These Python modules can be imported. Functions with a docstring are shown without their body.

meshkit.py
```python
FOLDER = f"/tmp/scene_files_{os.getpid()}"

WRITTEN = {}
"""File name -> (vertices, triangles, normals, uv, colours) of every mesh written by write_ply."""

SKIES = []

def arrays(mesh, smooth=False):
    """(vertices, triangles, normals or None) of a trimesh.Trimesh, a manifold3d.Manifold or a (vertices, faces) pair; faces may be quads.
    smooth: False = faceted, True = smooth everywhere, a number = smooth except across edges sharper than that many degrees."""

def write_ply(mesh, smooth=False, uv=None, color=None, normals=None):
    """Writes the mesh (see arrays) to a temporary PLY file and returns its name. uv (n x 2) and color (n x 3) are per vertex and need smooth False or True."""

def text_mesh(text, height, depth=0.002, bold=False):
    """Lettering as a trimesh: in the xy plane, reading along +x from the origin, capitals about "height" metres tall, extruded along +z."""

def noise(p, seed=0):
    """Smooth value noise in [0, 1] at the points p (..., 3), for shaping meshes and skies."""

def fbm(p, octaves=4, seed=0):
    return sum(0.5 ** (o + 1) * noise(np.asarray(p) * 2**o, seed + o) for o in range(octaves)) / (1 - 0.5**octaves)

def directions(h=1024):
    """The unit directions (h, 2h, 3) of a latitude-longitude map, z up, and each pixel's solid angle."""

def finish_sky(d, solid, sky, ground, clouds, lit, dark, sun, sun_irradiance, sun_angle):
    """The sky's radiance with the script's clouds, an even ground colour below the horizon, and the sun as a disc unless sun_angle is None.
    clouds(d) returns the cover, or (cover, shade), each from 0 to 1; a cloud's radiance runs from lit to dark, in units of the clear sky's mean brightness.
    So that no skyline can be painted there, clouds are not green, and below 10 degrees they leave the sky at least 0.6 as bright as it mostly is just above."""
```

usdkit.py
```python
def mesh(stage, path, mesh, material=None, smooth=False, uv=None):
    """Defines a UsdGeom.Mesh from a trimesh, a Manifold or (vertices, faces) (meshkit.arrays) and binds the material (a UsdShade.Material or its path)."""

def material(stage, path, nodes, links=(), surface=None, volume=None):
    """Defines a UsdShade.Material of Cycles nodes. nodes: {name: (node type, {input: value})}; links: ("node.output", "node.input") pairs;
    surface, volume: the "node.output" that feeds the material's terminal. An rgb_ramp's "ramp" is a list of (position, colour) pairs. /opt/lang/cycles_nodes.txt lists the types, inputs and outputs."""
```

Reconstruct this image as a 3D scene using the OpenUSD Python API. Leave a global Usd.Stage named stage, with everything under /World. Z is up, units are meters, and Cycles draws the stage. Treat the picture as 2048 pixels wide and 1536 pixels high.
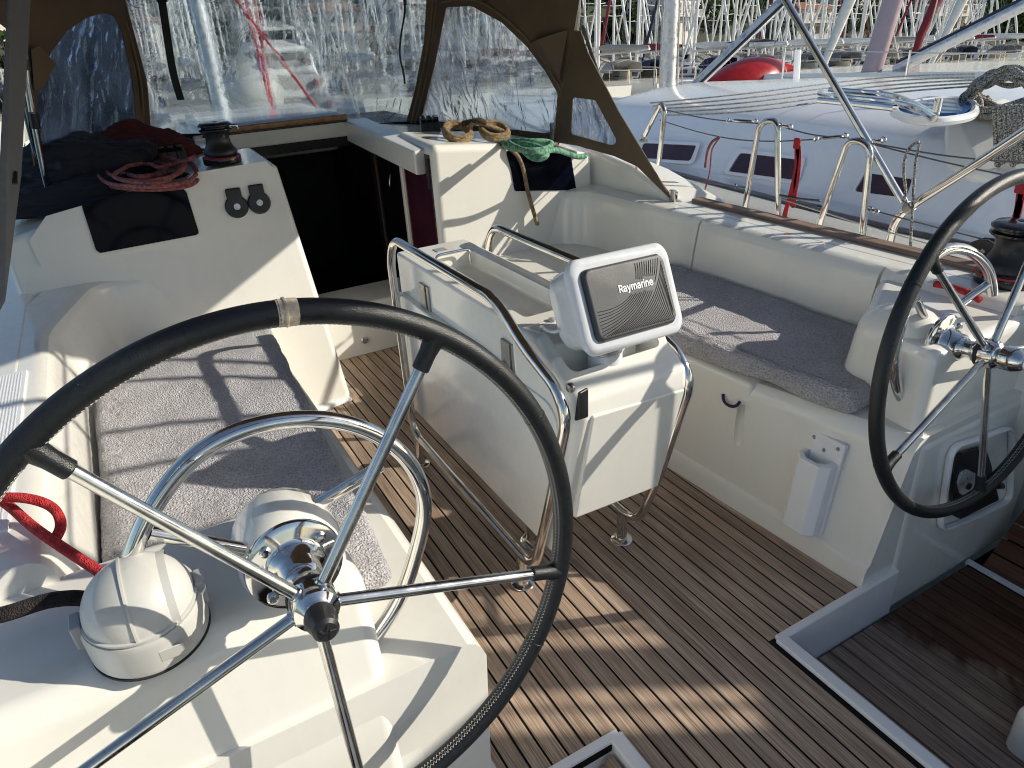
import math, random
import numpy as np, trimesh, usdkit, meshkit
import manifold3d as m3
import shapely, shapely.geometry as sg
from shapely.ops import triangulate
from scipy.interpolate import CubicSpline
from pxr import Usd, UsdGeom, UsdLux, UsdShade, Gf, Sdf

stage = Usd.Stage.CreateInMemory()
world = UsdGeom.Xform.Define(stage, '/World'); stage.SetDefaultPrim(world.GetPrim())
UsdGeom.Scope.Define(stage, '/World/Looks')

# ------------------------------------------------------------------ camera, sky, sun
F_PX = 1415.06
YAW, PITCH, ROLL = 0.4909, 0.4722, -0.0592
EYE = np.array([-.993, 0., 1.4495])
SUN_AZ, SUN_EL = math.radians(120.5), math.radians(27.3)      # azimuth from +y (the bow) towards +x
SKY_STRENGTH, SUN_INTENSITY, EXPOSURE = .098, 1.15, .2

def _axes():
    cy, sy, cp, sp = math.cos(YAW), math.sin(YAW), math.cos(PITCH), math.sin(PITCH)
    f = np.array([sy*cp, cy*cp, -sp]); r = np.array([cy, -sy, 0]); u = np.cross(r, f)
    cr, sr = math.cos(ROLL), math.sin(ROLL)
    return np.array([cr*r+sr*u, -sr*r+cr*u, f])
AX = _axes()
cam = UsdGeom.Camera.Define(stage, '/World/camera')
cam.CreateHorizontalApertureAttr(36.0); cam.CreateVerticalApertureAttr(27.0)
cam.CreateFocalLengthAttr(F_PX/2048*36.0)
cam.CreateClippingRangeAttr((.05, 2000.0))
cam.CreateExposureAttr(EXPOSURE)
mat4 = np.eye(4); mat4[0,:3] = AX[0]; mat4[1,:3] = AX[1]; mat4[2,:3] = -AX[2]; mat4[3,:3] = EYE
cam.AddTransformOp().Set(Gf.Matrix4d(*mat4.ravel().tolist()))

usdkit.material(stage, '/World/Looks/sky_light', {
    'sky': ('sky_texture', {'sky_type': 'single_scattering', 'sun_disc': False, 'sun_elevation': SUN_EL, 'sun_rotation': SUN_AZ, 'aerosol_density': 1.0}),
    'bg': ('background_shader', {'strength': SKY_STRENGTH})}, [('sky.color', 'bg.color')], surface='bg.background')
dome = UsdLux.DomeLight.Define(stage, '/World/sky')
UsdShade.MaterialBindingAPI.Apply(dome.GetPrim()).Bind(UsdShade.Material.Get(stage, '/World/Looks/sky_light'))
dome.GetPrim().SetCustomDataByKey('kind', 'structure')
sun_dir = np.array([math.sin(SUN_AZ)*math.cos(SUN_EL), math.cos(SUN_AZ)*math.cos(SUN_EL), math.sin(SUN_EL)])
sun = UsdLux.DistantLight.Define(stage, '/World/sun')
sun.CreateIntensityAttr(SUN_INTENSITY); sun.CreateAngleAttr(.5); sun.CreateNormalizeAttr(True); sun.CreateColorAttr(Gf.Vec3f(1.0, .93, .80))
sx = np.cross([0, 0, 1.], sun_dir); sx /= np.linalg.norm(sx); sy_ = np.cross(sun_dir, sx)
ms = np.eye(4); ms[0,:3] = sx; ms[1,:3] = sy_; ms[2,:3] = sun_dir
sun.AddTransformOp().Set(Gf.Matrix4d(*ms.ravel().tolist()))

# ------------------------------------------------------------------ measuring: a photo point on a known plane -> a point of the place
def ray(px, py): return np.array([(px-1024)/F_PX, -(py-768)/F_PX, 1.0]) @ AX
def at(px, py, **k):
    (a, v), = k.items(); i = 'xyz'.index(a); d = ray(px, py)
    return EYE + d*((v-EYE[i])/d[i])
_w = np.cross(ray(1600, 93), ray(1232, 106)); _w /= np.linalg.norm(_w); WUP = _w if _w[2] > 0 else -_w      # true up: the yacht sits a little down by the stern
_v = np.cross([0, 0, 1.], WUP); _c = WUP[2]; _K = np.array([[0, -_v[2], _v[1]], [_v[2], 0, -_v[0]], [-_v[1], _v[0], 0]]); LV = np.eye(3)+_K+_K@_K/(1+_c)
def level(p): return (np.asarray(p, float)-EYE*np.array([1, 1, 0]))@LV.T+EYE*np.array([1, 1, 0])
def levelled(m): v, f = arr(m); return level(v), f
def on_plane(px, py, p0, n):
    d = ray(px, py); return EYE + d*(np.dot(np.asarray(p0)-EYE, n)/np.dot(d, n))
def plane3(a, b, c):
    n = np.cross(np.subtract(b, a), np.subtract(c, a)); return np.asarray(a, float), n/np.linalg.norm(n)

# ------------------------------------------------------------------ naming and grouping
_used = {}
def _path(parent, name):
    base = (parent.GetPath().pathString if parent is not None else '/World') + '/' + name
    k = _used.get(base, -1) + 1; _used[base] = k
    return base if k == 0 else f'{base}_{k:03d}'
def tag(p, label=None, cat=None, group=None, kind=None):
    for k, v in (('label', label), ('category', cat), ('group', group), ('kind', kind)):
        if v: p.SetCustomDataByKey(k, v)
    return p
def thing(name, label=None, cat=None, loc=(0, 0, 0), group=None, kind=None, rz=0):
    x = UsdGeom.Xform.Define(stage, _path(None, name)); x.AddTranslateOp().Set(Gf.Vec3d(*map(float, loc)))
    if rz: x.AddRotateZOp().Set(math.degrees(rz))
    p = x.GetPrim(); p.SetCustomDataByKey('_', 0); p.ClearCustomDataByKey('_')
    _loc[p.GetPath()] = (np.array(loc, float), rz)
    return tag(p, label, cat, group, kind)
_loc = {}
def base_of(parent):
    while parent is not None and parent.GetPath() not in _loc and parent.GetPath().pathString.count('/') > 1: parent = parent.GetParent()
    return _loc.get(parent.GetPath(), (np.zeros(3), 0)) if parent is not None else (np.zeros(3), 0)
def obj(parent, name, mesh, mat, smooth=35, label=None, local=False, **k):
    v, f = arr(mesh)
    if parent is not None and not local: v = v - base_of(parent)[0]
    p = usdkit.mesh(stage, _path(parent, name), trimesh.Trimesh(v, f, process=False), MAT[mat] if isinstance(mat, str) else mat, smooth=smooth).GetPrim()
    return tag(p, label, **k)
def arr(m):
    if hasattr(m, 'to_mesh'):
        q = m.to_mesh(); return np.array(q.vert_properties[:, :3], float), np.array(q.tri_verts, int)
    if isinstance(m, (list, tuple)) and len(m) == 2 and not isinstance(m[0], trimesh.Trimesh):
        return np.asarray(m[0], float), np.asarray(m[1], int)
    if isinstance(m, (list, tuple)): m = cat(*m)
    return np.array(m.vertices, float), np.array(m.faces, int)
def cat(*ms):
    vs, fs, n = [], [], 0
    for m in ms:
        v, f = arr(m); vs.append(v); fs.append(f+n); n += len(v)
    return trimesh.Trimesh(np.vstack(vs), np.vstack(fs), process=False)

# ------------------------------------------------------------------ shapes
def man(m):
    v, f = arr(m); return m3.Manifold(m3.Mesh(np.asarray(v, np.float32), np.asarray(f, np.uint32)))
_ico = {s: trimesh.creation.icosphere(s).vertices for s in (1, 2)}
def hullr(pts, r=.01, s=1):
    pts = np.asarray(pts, float)
    if r <= 0: return trimesh.convex.convex_hull(pts)
    return trimesh.convex.convex_hull((pts[:, None] + r*_ico[s][None]).reshape(-1, 3))
def box8(x0, x1, y0, y1, z0, z1): return np.array([[x, y, z] for x in (x0, x1) for y in (y0, y1) for z in (z0, z1)], float)
def rbox(x0, x1, y0, y1, z0, z1, r=.008, s=1): return hullr(box8(x0+r, x1-r, y0+r, y1-r, z0+r, z1-r), r, s)
def sbox(x0, x1, y0, y1, z0, z1): return trimesh.creation.box(bounds=[[x0, y0, z0], [x1, y1, z1]])
def fillet(pts, rad=.05, seg=6, closed=False):
    pts = [np.asarray(p, float) for p in pts]; n = len(pts); out = []
    for i in range(n):
        if not closed and i in (0, n-1): out.append(pts[i]); continue
        a, b, c = pts[i-1], pts[i], pts[(i+1) % n]
        la, lc = np.linalg.norm(a-b), np.linalg.norm(c-b); r = min(rad, la*.48, lc*.48)
        p, q = b+(a-b)/la*r, b+(c-b)/lc*r
        for t in np.linspace(0, 1, seg): out.append((1-t)**2*p+2*t*(1-t)*b+t*t*q)
    return np.array(out)
def spline(pts, n=60, closed=False):
    p = np.asarray(pts, float)
    if closed: p = np.vstack([p, p[:1]])
    t = np.r_[0, np.cumsum(np.sqrt(np.linalg.norm(np.diff(p, axis=0), axis=1)))]
    s = CubicSpline(t, p, bc_type='periodic' if closed else 'natural')
    u = np.linspace(0, t[-1], n, endpoint=not closed); return s(u)
def frames(p, closed=False):
    t = np.gradient(p, axis=0) if not closed else np.roll(p, -1, 0)-np.roll(p, 1, 0)
    t /= np.linalg.norm(t, axis=1, keepdims=True)+1e-12
    a = np.cross(t[0], [0, 0, 1.] if abs(t[0][2]) < .9 else [1., 0, 0]); a /= np.linalg.norm(a); A = [a]
    for i in range(1, len(p)):
        a = A[-1]-t[i]*np.dot(A[-1], t[i]); A.append(a/np.linalg.norm(a))
    A = np.array(A); return t, A, np.cross(t, A)
def tube(pts, r, n=12, closed=False, caps=True, squash=1.0):
    p = np.asarray(pts, float)
    keep = np.r_[True, np.linalg.norm(np.diff(p, axis=0), axis=1) > 1e-6]; p = p[keep]
    t, A, B = frames(p, closed); m = len(p)
    if closed:                       # spread the twist so that the seam meets
        tw = math.atan2(np.dot(A[-1]-t[0]*np.dot(A[-1], t[0]), B[0]), np.dot(A[-1], A[0]))
    else: tw = 0
    ang = np.arange(n)*2*np.pi/n
    R = np.broadcast_to(r, (m,))
    off = -tw*np.arange(m)/max(m-1, 1)
    ca, sa = np.cos(ang[None]+off[:, None]), np.sin(ang[None]+off[:, None])*squash
    v = p[:, None]+R[:, None, None]*(ca[..., None]*A[:, None]+sa[..., None]*B[:, None])
    k = m if closed else m-1
    i, j = np.meshgrid(np.arange(k), np.arange(n), indexing='ij'); i2 = (i+1) % m; j2 = (j+1) % n
    q = np.stack([i*n+j, i*n+j2, i2*n+j2, i2*n+j], -1).reshape(-1, 4)
    f = np.vstack([q[:, [0, 2, 1]], q[:, [0, 3, 2]]]); v = v.reshape(-1, 3)
    if caps and not closed:
        c0, c1 = len(v), len(v)+1; v = np.vstack([v, p[:1], p[-1:]]); jj = np.arange(n); j2 = (jj+1) % n
        f = np.vstack([f, np.stack([np.full(n, c0), jj, j2], 1), np.stack([np.full(n, c1), (m-1)*n+j2, (m-1)*n+jj], 1)])
    tm = trimesh.Trimesh(v, f, process=False)
    return (v, f[:, ::-1]) if tm.volume < 0 else (v, f)
def lathe(prof, axis_p, axis_d, n=32):
    """prof: (radius, height along axis) from bottom to top."""
    d = np.asarray(axis_d, float); d /= np.linalg.norm(d)
    a = np.cross(d, [0, 0, 1.] if abs(d[2]) < .9 else [1., 0, 0]); a /= np.linalg.norm(a); b = np.cross(d, a)
    ang = np.arange(n)*2*np.pi/n; rings = []
    for r, h in prof: rings.append(np.asarray(axis_p)+d*h+max(r, 1e-4)*(np.cos(ang)[:, None]*a+np.sin(ang)[:, None]*b))
    return loft(rings, True, True)
def loft(rings, closed=True, caps=False):
    rings = np.asarray(rings, float); m, n = rings.shape[:2]; v = rings.reshape(-1, 3)
    k = n if closed else n-1
    i, j = np.meshgrid(np.arange(m-1), np.arange(k), indexing='ij'); j2 = (j+1) % n
    q = np.stack([i*n+j, i*n+j2, (i+1)*n+j2, (i+1)*n+j], -1).reshape(-1, 4)
    f = np.vstack([q[:, :3], q[:, [0, 2, 3]]])
    if caps:
        v = np.vstack([v, rings[0].mean(0), rings[-1].mean(0)]); jj = np.arange(n); j2 = (jj+1) % n; c = m*n
        f = np.vstack([f, np.stack([np.full(n, c), j2, jj], 1), np.stack([np.full(n, c+1), (m-1)*n+jj, (m-1)*n+j2], 1)])
        if trimesh.Trimesh(v, f, process=False).volume < 0: f = f[:, ::-1]
    return v, f
def thicken(v, f, t):
    """A sheet given a thickness t on its back, rim closed."""
    v, f = np.asarray(v, float), np.asarray(f, int)
    n = np.zeros_like(v); fn = np.cross(v[f[:, 1]]-v[f[:, 0]], v[f[:, 2]]-v[f[:, 0]])
    for k in range(3): np.add.at(n, f[:, k], fn)
    n /= np.linalg.norm(n, axis=1, keepdims=True)+1e-12
    e = np.vstack([f[:, [0, 1]], f[:, [1, 2]], f[:, [2, 0]]]); s = {tuple(x) for x in e.tolist()}
    rim = np.array([x for x in e.tolist() if (x[1], x[0]) not in s]); m = len(v)
    q = np.vstack([np.stack([rim[:, 1], rim[:, 0], rim[:, 0]+m], 1), np.stack([rim[:, 1], rim[:, 0]+m, rim[:, 1]+m], 1)])
    return np.vstack([v, v-n*t]), np.vstack([f, f[:, ::-1]+m, q])
def poly_mesh(poly, o, ex, ey, ez, d):
    """shapely polygon in the frame (o, ex, ey), extruded by d along ez."""
    gs = getattr(poly, 'geoms', [poly]); out = []
    for g in gs:
        e = trimesh.creation.extrude_polygon(g, d, engine='earcut'); V = np.array(e.vertices)
        w = np.asarray(o)+V[:, :1]*ex+V[:, 1:2]*ey+V[:, 2:]*ez; F = np.array(e.faces)
        if np.dot(np.cross(ex, ey), ez) < 0: F = F[:, ::-1]
        out.append((w, F))
    return cat(*out) if len(out) > 1 else trimesh.Trimesh(*out[0], process=False)
def panel(px, plane, d=.004, holes=(), rnd=0, grow=0):
    """A flat sheet in a plane of the place whose outline is measured at photo points; faces the eye side of the plane."""
    p0, n = plane
    if np.dot(n, EYE-p0) < 0: n = -n
    ex = np.cross([0, 0, 1.] if abs(n[2]) < .95 else [0, 1., 0], n); ex /= np.linalg.norm(ex); ey = np.cross(n, ex)
    def to2(q): w = on_plane(*q, p0, n)-p0; return np.dot(w, ex), np.dot(w, ey)
    P = sg.Polygon([to2(q) for q in px]).buffer(0)
    if rnd: P = P.buffer(-rnd).buffer(rnd, 6)
    if grow: P = P.buffer(grow, 4)
    for h in holes:
        H = sg.Polygon([to2(q) for q in h]).buffer(0); P = P.difference(H.buffer(-.02).buffer(.02, 6))
    return poly_mesh(P, p0, ex, ey, n, d)
def rope(pts, r, n=None, sides=8, jitter=0, seed=0, closed=False):
    p = np.asarray(pts, float); n = n or max(24, len(p)*10)
    return tube(spline(p, n, closed), r, sides, closed)

# ------------------------------------------------------------------ materials
MAT = {}
def mk(name, nodes, links, surface='p.BSDF', volume=None):
    MAT[name] = usdkit.material(stage, f'/World/Looks/{name}', nodes, links, surface, volume); return MAT[name]
def plain(name, col, rough=.5, metal=0, noise=.12, nscale=9, bump=0, bscale=200, coat=0, spec=.5, detail=4):
    """One colour with slight mottling and an uneven sheen."""
    c = np.array(col, float); a, b = c*(1-noise), np.minimum(c*(1+noise), 1)
    nodes = {'g': ('geometry', {}), 'n': ('noise_texture', {'scale': nscale, 'detail': detail, 'roughness': .6}),
             'r': ('rgb_ramp', {'ramp': [(.3, tuple(a)), (.7, tuple(b))]}),
             'rr': ('map_range', {'from_min': .3, 'from_max': .7, 'to_min': max(rough*.8, .02), 'to_max': min(rough*1.25, 1), 'clamp': True}),
             'p': ('principled_bsdf', {'metallic': metal, 'coat_weight': coat, 'coat_roughness': .08, 'specular_ior_level': spec})}
    links = [('g.position', 'n.vector'), ('n.fac', 'r.fac'), ('r.color', 'p.base_color'), ('n.fac', 'rr.value'), ('rr.result', 'p.roughness')]
    if bump:
        nodes['bn'] = ('noise_texture', {'scale': bscale, 'detail': 3}); nodes['b'] = ('bump', {'strength': bump, 'distance': .002})
        links += [('g.position', 'bn.vector'), ('bn.fac', 'b.height'), ('b.normal', 'p.normal')]
    return mk(name, nodes, links)

def gelcoat(name, col, rough=.22, dirt=.07):
    c = np.array(col)
    mk(name, {'g': ('geometry', {}), 'n': ('noise_texture', {'scale': 3.0, 'detail': 8, 'roughness': .65}), 'n2': ('noise_texture', {'scale': 45, 'detail': 4, 'roughness': .7}),
              'm': ('mapping', {'scale': (1, 1, .25)}), 'n3': ('noise_texture', {'scale': 22, 'detail': 5, 'roughness': .7}),
              'r': ('rgb_ramp', {'ramp': [(.28, tuple(c*(1-dirt*2))), (.45, tuple(c*(1-dirt*.4))), (.75, tuple(c))]}),
              'r3': ('rgb_ramp', {'ramp': [(.36, (.90, .88, .82)), (.50, (1, 1, 1))]}),
              'mx': ('mix_color', {'blend_type': 'multiply', 'fac': .16}),
              'rr': ('map_range', {'from_min': .3, 'from_max': .7, 'to_min': rough*.7, 'to_max': rough*1.5, 'clamp': True}),
              'bw': ('noise_texture', {'scale': 7, 'detail': 2}), 'b': ('bump', {'strength': .03, 'distance': .004}),
              'p': ('principled_bsdf', {'specular_ior_level': .5, 'coat_weight': .25, 'coat_roughness': .06})},
       [('g.position', 'n.vector'), ('g.position', 'n2.vector'), ('g.position', 'm.vector'), ('m.vector', 'n3.vector'), ('n.fac', 'r.fac'), ('n3.fac', 'r3.fac'),
        ('r.color', 'mx.a'), ('r3.color', 'mx.b'), ('mx.result', 'p.base_color'), ('n2.fac', 'rr.value'), ('rr.result', 'p.roughness'),
        ('g.position', 'bw.vector'), ('bw.fac', 'b.height'), ('b.normal', 'p.normal')])
gelcoat('gelcoat', (.80, .785, .725), .16, .035)
gelcoat('gelcoat_step', (.74, .72, .65), .3, .10)
gelcoat('gelcoat_cool', (.82, .83, .84), .16, .03)
gelcoat('pale_plastic', (.56, .555, .52), .42, .04)
gelcoat('plotter_white', (.64, .66, .69), .18, .02)
def metal(name, col, rough):
    mk(name, {'g': ('geometry', {}), 'n': ('noise_texture', {'scale': 120, 'detail': 6, 'roughness': .75}), 'n2': ('noise_texture', {'scale': 14, 'detail': 5, 'roughness': .7}),
              'rr': ('map_range', {'from_min': .42, 'from_max': .72, 'to_min': rough, 'to_max': rough*3.4, 'clamp': True}),
              'r': ('rgb_ramp', {'ramp': [(.35, tuple(np.array(col)*.8)), (.55, col)]}), 'b': ('bump', {'strength': .05, 'distance': .001}),
              'p': ('principled_bsdf', {'metallic': 1.0})},
       [('g.position', 'n.vector'), ('g.position', 'n2.vector'), ('n2.fac', 'rr.value'), ('rr.result', 'p.roughness'), ('n2.fac', 'r.fac'), ('r.color', 'p.base_color'),
        ('n.fac', 'b.height'), ('b.normal', 'p.normal')])
metal('steel', (.80, .785, .76), .045)
metal('worn_steel', (.74, .73, .70), .09)
metal('satin_steel', (.36, .355, .34), .24)
metal('alloy', (.62, .63, .64), .32)
def teak(name, lo, hi, wet=False, gloss=.55):
    lo, hi = np.array(lo), np.array(hi)
    nodes = {'g': ('geometry', {}), 'oi': ('object_info', {}), 'mv': ('vector_math', {'math_type': 'add'}), 'cx': ('combine_xyz', {'x': 0, 'y': 0, 'z': 0}), 'mu': ('math', {'math_type': 'multiply', 'value2': 37.0}),
             'm': ('mapping', {'scale': (330, 4.5, 330)}), 'n': ('noise_texture', {'scale': 1.0, 'detail': 5, 'roughness': .65, 'distortion': .4}),
             'm2': ('mapping', {'scale': (22, 2.0, 22)}), 'n2': ('noise_texture', {'scale': 1.0, 'detail': 4, 'roughness': .6}),
             'm3': ('mapping', {'scale': (7, 3.0, 7)}), 'n3': ('noise_texture', {'scale': 1.0, 'detail': 5, 'roughness': .7}),
             'r': ('rgb_ramp', {'ramp': [(.30, tuple(lo*.42)), (.42, tuple(lo*.9)), (.60, tuple(hi))]}),
             'r2': ('rgb_ramp', {'ramp': [(.3, (.72, .68, .66)), (.7, (1.12, 1.1, 1.06))]}),
             'r3': ('rgb_ramp', {'ramp': [(.35, (.80, .76, .74)), (.6, (1, 1, 1))]}),
             'ro': ('rgb_ramp', {'ramp': [(0, (.82, .80, .80)), (.5, (1, .97, .95)), (1, (1.16, 1.12, 1.08))]}),
             'x1': ('mix_color', {'blend_type': 'multiply', 'fac': 1.0, 'use_clamp_result': False}), 'x2': ('mix_color', {'blend_type': 'multiply', 'fac': 1.0}), 'x3': ('mix_color', {'blend_type': 'multiply', 'fac': 1.0}),
             'b': ('bump', {'strength': .55, 'distance': .0012}), 'p': ('principled_bsdf', {'roughness': gloss, 'specular_ior_level': .3})}
    links = [('oi.random', 'mu.value1'), ('mu.value', 'cx.y'), ('g.position', 'mv.vector1'), ('cx.vector', 'mv.vector2')]
    for k, q in (('m', 'n'), ('m2', 'n2'), ('m3', 'n3')): links += [('mv.vector', f'{k}.vector'), (f'{k}.vector', f'{q}.vector')]
    links += [('n.fac', 'r.fac'), ('n2.fac', 'r2.fac'), ('n3.fac', 'r3.fac'), ('oi.random', 'ro.fac'), ('r.color', 'x1.a'), ('r2.color', 'x1.b'), ('x1.result', 'x2.a'), ('r3.color', 'x2.b'),
              ('x2.result', 'x3.a'), ('ro.color', 'x3.b'), ('n.fac', 'b.height'), ('b.normal', 'p.normal')]
    if not wet: links += [('x3.result', 'p.base_color')]
    else:                                   # puddle stains soaked into the helm well's planks
        nodes.update({'wm': ('mapping', {'scale': (3.2, 1.5, 1)}), 'wn': ('noise_texture', {'scale': 1.0, 'detail': 5, 'roughness': .55, 'distortion': .6}),
                      'sx': ('separate_xyz', {}), 'wx': ('map_range', {'from_min': .38, 'from_max': .95, 'to_min': -.16, 'to_max': .26}), 'wa': ('math', {'math_type': 'add'}),
                      'wr': ('rgb_ramp', {'ramp': [(.46, (1, 1, 1)), (.52, (.34, .22, .18))]}), 'x4': ('mix_color', {'blend_type': 'multiply', 'fac': 1.0}),
                      'wg': ('map_range', {'from_min': .46, 'from_max': .52, 'to_min': gloss, 'to_max': .22, 'clamp': True})})
        links += [('g.position', 'wm.vector'), ('wm.vector', 'wn.vector'), ('g.position', 'sx.vector'), ('sx.x', 'wx.value'), ('wx.result', 'wa.value1'), ('wn.fac', 'wa.value2'),
                  ('wa.value', 'wr.fac'), ('x3.result', 'x4.a'), ('wr.color', 'x4.b'), ('x4.result', 'p.base_color'), ('wa.value', 'wg.value'), ('wg.result', 'p.roughness')]
    mk(name, nodes, links)
teak('teak', (.37, .285, .215), (.58, .48, .395))
teak('teak_wet', (.26, .195, .155), (.42, .335, .275), wet=True)
teak('teak_cap', (.20, .145, .12), (.33, .25, .215))
plain('caulk', (.004, .004, .0045), .7, spec=.2)
plain('black_plastic', (.014, .014, .016), .38, bump=.1)
plain('black_gloss', (.008, .008, .010), .12)
plain('rubber', (.02, .02, .022), .7)
plain('grey_plastic', (.33, .34, .36), .35)
plain('silver_paint', (.55, .55, .55), .3, metal=.7)
plain('dark_acrylic', (.002, .003, .010), .06, noise=.3, spec=.10)
plain('purple_acrylic', (.045, .012, .022), .07, noise=.2)
plain('smoked_window', (.05, .026, .034), .07, noise=.25, nscale=4)
plain('varnish', (.30, .15, .065), .2, noise=.35, nscale=30)
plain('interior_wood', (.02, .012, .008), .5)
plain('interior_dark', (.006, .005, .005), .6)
plain('canvas', (.135, .095, .060), .85, noise=.22, nscale=6, bump=.5, bscale=900)
plain('canvas_piping', (.19, .14, .09), .8, noise=.15)
plain('grey_webbing', (.13, .135, .14), .8, noise=.2, nscale=40, bump=.5, bscale=500)
plain('black_webbing', (.02, .024, .02), .8, bump=.5, bscale=500)
plain('dark_cloth', (.012, .014, .022), .9, noise=.5, nscale=18, bump=.6, bscale=60)
plain('red_cloth', (.06, .006, .008), .9, noise=.5, nscale=20, bump=.6, bscale=60)
plain('tape', (.52, .44, .32), .55, noise=.4, nscale=70, bump=.8, bscale=160)
plain('stitching', (.48, .46, .40), .7)
plain('blue_loop', (.012, .012, .06), .6)
plain('white_print', (.85, .85, .86), .4, noise=.02)
plain('blue_hatch', (.02, .07, .20), .06, noise=.4, nscale=10)
plain('red_ribbon', (.42, .008, .02), .6, noise=.2, nscale=50)
plain('red_rubber', (.36, .012, .014), .35, noise=.25, nscale=5)
plain('white_fender', (.52, .51, .46), .45, noise=.08)
plain('wire', (.16, .16, .165), .35, metal=.8)
plain('wire_pale', (.5, .5, .48), .35, metal=.6)
plain('lilac_mast', (.36, .28, .31), .4, noise=.06)
plain('stain', (.10, .105, .06), .7, noise=.4, nscale=80)
def ropemat(name, c1, c2, scale=420, nsc=60):
    mk(name, {'g': ('geometry', {}), 'v': ('voronoi_texture', {'scale': scale}), 'n': ('noise_texture', {'scale': nsc, 'detail': 3}),
              'r': ('rgb_ramp', {'ramp': [(.42, c1), (.58, c2)]}), 'b': ('bump', {'strength': 1.0, 'distance': .004}), 'p': ('principled_bsdf', {'roughness': .8})},
       [('g.position', 'v.vector'), ('g.position', 'n.vector'), ('n.fac', 'r.fac'), ('r.color', 'p.base_color'), ('v.distance', 'b.height'), ('b.normal', 'p.normal')])
ropemat('rope_red', (.50, .018, .022), (.66, .04, .04))
ropemat('rope_pink', (.30, .075, .075), (.46, .17, .16))
ropemat('rope_tan', (.22, .15, .075), (.36, .26, .14))
ropemat('rope_brown', (.045, .032, .022), (.10, .07, .05))
ropemat('rope_green', (.06, .22, .12), (.24, .48, .34))
ropemat('rope_dark', (.012, .009, .008), (.03, .02, .018))
ropemat('rope_fleck', (.08, .08, .075), (.56, .54, .48), 300, 170)
ropemat('rope_white', (.42, .41, .37), (.62, .60, .54))
# leather, with the rim's worn tan patches
mk('leather', {'g': ('geometry', {}), 'v': ('voronoi_texture', {'scale': 640, 'feature': 'f1'}), 'n': ('noise_texture', {'scale': 9, 'detail': 8, 'roughness': .72}), 'n2': ('noise_texture', {'scale': 130, 'detail': 3}),
               'sx': ('separate_xyz', {}), 'zr': ('map_range', {'from_min': .95, 'from_max': 1.17, 'to_min': -.16, 'to_max': .03, 'clamp': True}), 'ad': ('math', {'math_type': 'add'}),
               'r': ('rgb_ramp', {'ramp': [(.655, (.007, .0085, .010)), (.70, (.17, .115, .06))]}), 'rr': ('map_range', {'from_min': .3, 'from_max': .7, 'to_min': .30, 'to_max': .48, 'clamp': True}),
               'b': ('bump', {'strength': .38, 'distance': .001}), 'p': ('principled_bsdf', {'specular_ior_level': .5})},
   [('g.position', 'v.vector'), ('g.position', 'n.vector'), ('g.position', 'n2.vector'), ('g.position', 'sx.vector'), ('sx.z', 'zr.value'), ('zr.result', 'ad.value1'), ('n.fac', 'ad.value2'),
    ('ad.value', 'r.fac'), ('r.color', 'p.base_color'), ('n2.fac', 'rr.value'), ('rr.result', 'p.roughness'), ('v.distance', 'b.height'), ('b.normal', 'p.normal')])
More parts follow.
